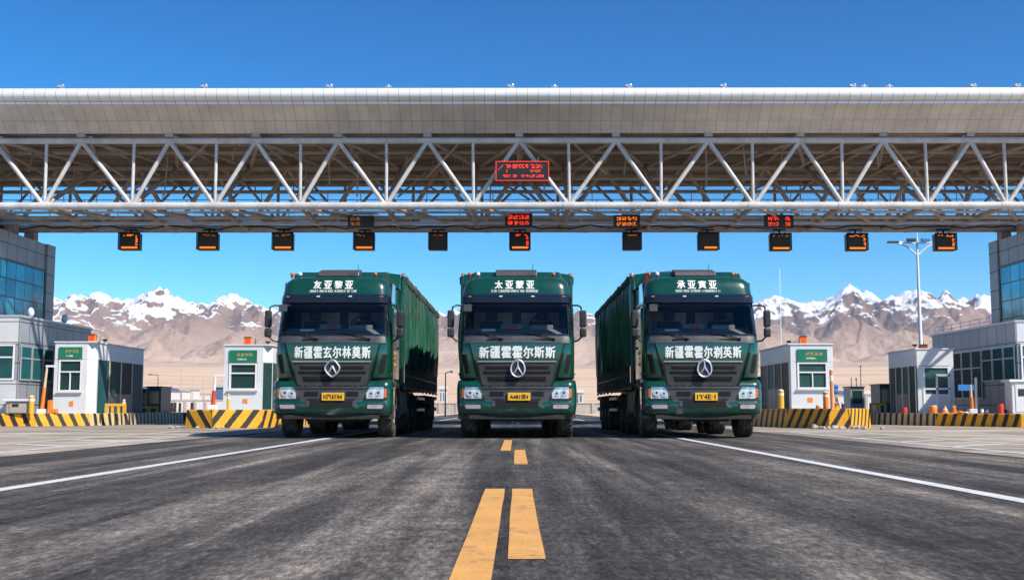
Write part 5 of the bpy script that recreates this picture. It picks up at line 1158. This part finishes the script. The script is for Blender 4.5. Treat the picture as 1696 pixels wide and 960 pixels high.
for px, pt, Y, hd, lb in ((262,621,150,-.9,'bent street lamp far off right of the leftmost booth'),(300,612,230,None,'thin pale pole standing in the desert far behind at left'),(320,622,190,None,'thin pale pole right of the first desert pole at left'),(337,628,170,None,'short pale pole near the chevron island, far behind'),
                          (1425,606,200,None,'dark thin pole on the plain between the right booths'),(1418,627,120,None,'short dark pole behind the grey kiosk at right'),(738,617,90,.4,'small lamp pole seen between the left and middle lorries')):
    mast('utility_pole', px, pt, Y, gz(Y), .07 if Y < 200 else .1, 'chassis' if 'dark' in lb or hd else 'concrete', lb, 'pole', hd)
# ------------------------------------------------------------------ distant walls and sheds
def shed(px0, px1, pyt, pyb, Y, label, wall='shed_wall', roof='shed_blue', nwin=3):
    x0, zt = at(px0, pyt, Y); x1, _ = at(px1, pyt, Y); zb = gz(Y)-.3; z0 = at(px0, pyb, Y)[1]; o = empty('shed', ((x0+x1)/2, Y, zb), label=label, cat='shed', group='sheds on the plain'); w_ = (x1-x0)/2; H_ = max(zt-zb, 1.5)
    mb = MB(); mb.box(-w_, w_, 0, 9, 0, H_); wl = mb.build('wall', M[wall], o)
    mb = MB(); mb.prism_x([(-.4,H_),(9.4,H_),(4.5,H_+.9)], -w_-.4, w_+.4); mb.build('roof', M[roof], o)
    for k in range(nwin): mb = MB(); a = -w_+(k+.5)*2*w_/nwin; mb.box(a-w_/nwin*.4, a+w_/nwin*.4, -.06, 0, H_*.35, H_*.8); mb.build('window', M['shed_blue'], wl)
for a in ((232,245,644,656,330,'small blue-walled shed at the far left end of the plain','shed_blue','shed_blue',1),(247,262,646,655,345,'white shed second from the left on the far plain'),(264,284,647,655,350,'white shed with blue windows third on the far plain','shed_wall','shed_blue',4),
          (287,302,647,656,360,'long white shed in the middle of the far left group','shed_wall','concrete',5),(304,318,645,656,370,'pale shed with a dark window at the right of the far left group','shed_wall','concrete',2),(357,374,641,652,340,'blue-walled shed just left of the narrow white booth','shed_blue','concrete',1),
          (1377,1388,640,652,340,'small bright blue roofed shed right of the right island nose','blue','blue',1),(1392,1407,652,664,300,'low pale shed left of the grey kiosk on the far plain'),(1433,1457,652,662,290,'low pale shed right of the grey kiosk on the far plain','shed_wall','shed_wall',2),
          (728,737,644,652,300,'small white shed seen between the left and middle lorries','shed_wall','shed_wall',2),(958,966,650,656,320,'small pale shed seen between the middle and right lorries','shed_wall','shed_wall',1)): shed(*a)
def wall(px0, px1, pyt, Y, label, m='shed_wall', posts=5):
    x0, zt = at(px0, pyt, Y); x1, _ = at(px1, pyt, Y); zb = gz(Y)-.2; o = empty('boundary_wall', (x0, Y, zb), label=label, cat='wall'); L = x1-x0; H_ = max(zt-zb, .9)
    mb = MB(); mb.box(0, L, 0, .25, 0, H_); mb.build('panel', M[m], o)
    for k in range(posts): mb = MB(); a = k*L/max(1, posts-1); mb.box(a-.15, a+.15, -.12, .3, 0, H_+.15); mb.build('post', M['concrete'], o)
    mb = MB(); mb.box(-.1, L+.1, -.08, .33, H_, H_+.1); mb.build('coping', M['concrete'], o)
wall(225, 440, 663, 150, 'white boundary wall across the plain behind the left booths', posts=14); wall(1370, 1500, 655, 150, 'white boundary wall across the plain behind the right booths', posts=9)
wall(225, 440, 641+13, 420, 'far pale wall running below the sheds at left', 'shed_wall', 20); wall(700, 1010, 668, 150, 'low pale wall behind the gaps beside the middle lorry', 'concrete', 12)
# dark clutter at the foot of the far kerbs
for i, (px, Y, lb) in enumerate(((285,90,'dark post among the far left lanes'),(290,92,'second dark post among the far left lanes'),(298,95,'third dark post in the far left lanes'),(318,88,'dark pointed post right of the other far left posts'),(1400,80,'dark post left of the grey kiosk'),(1396,78,'dark stubby post with a pale top left of the grey kiosk'))):
    o = thing('marker_post', px, 670, Y, 0, lb, 'post', 'dark posts among the far lanes'); mb = MB(); mb.tube((0,0,0), (0,0,.95), .14, .10, n=8); mb.build('body', M['chassis'], o); mb = MB(); mb.ball((0,0,.98), .12, 8, 5); mb.build('cap', M['chassis'] if i != 5 else M['lamp_white'], o)
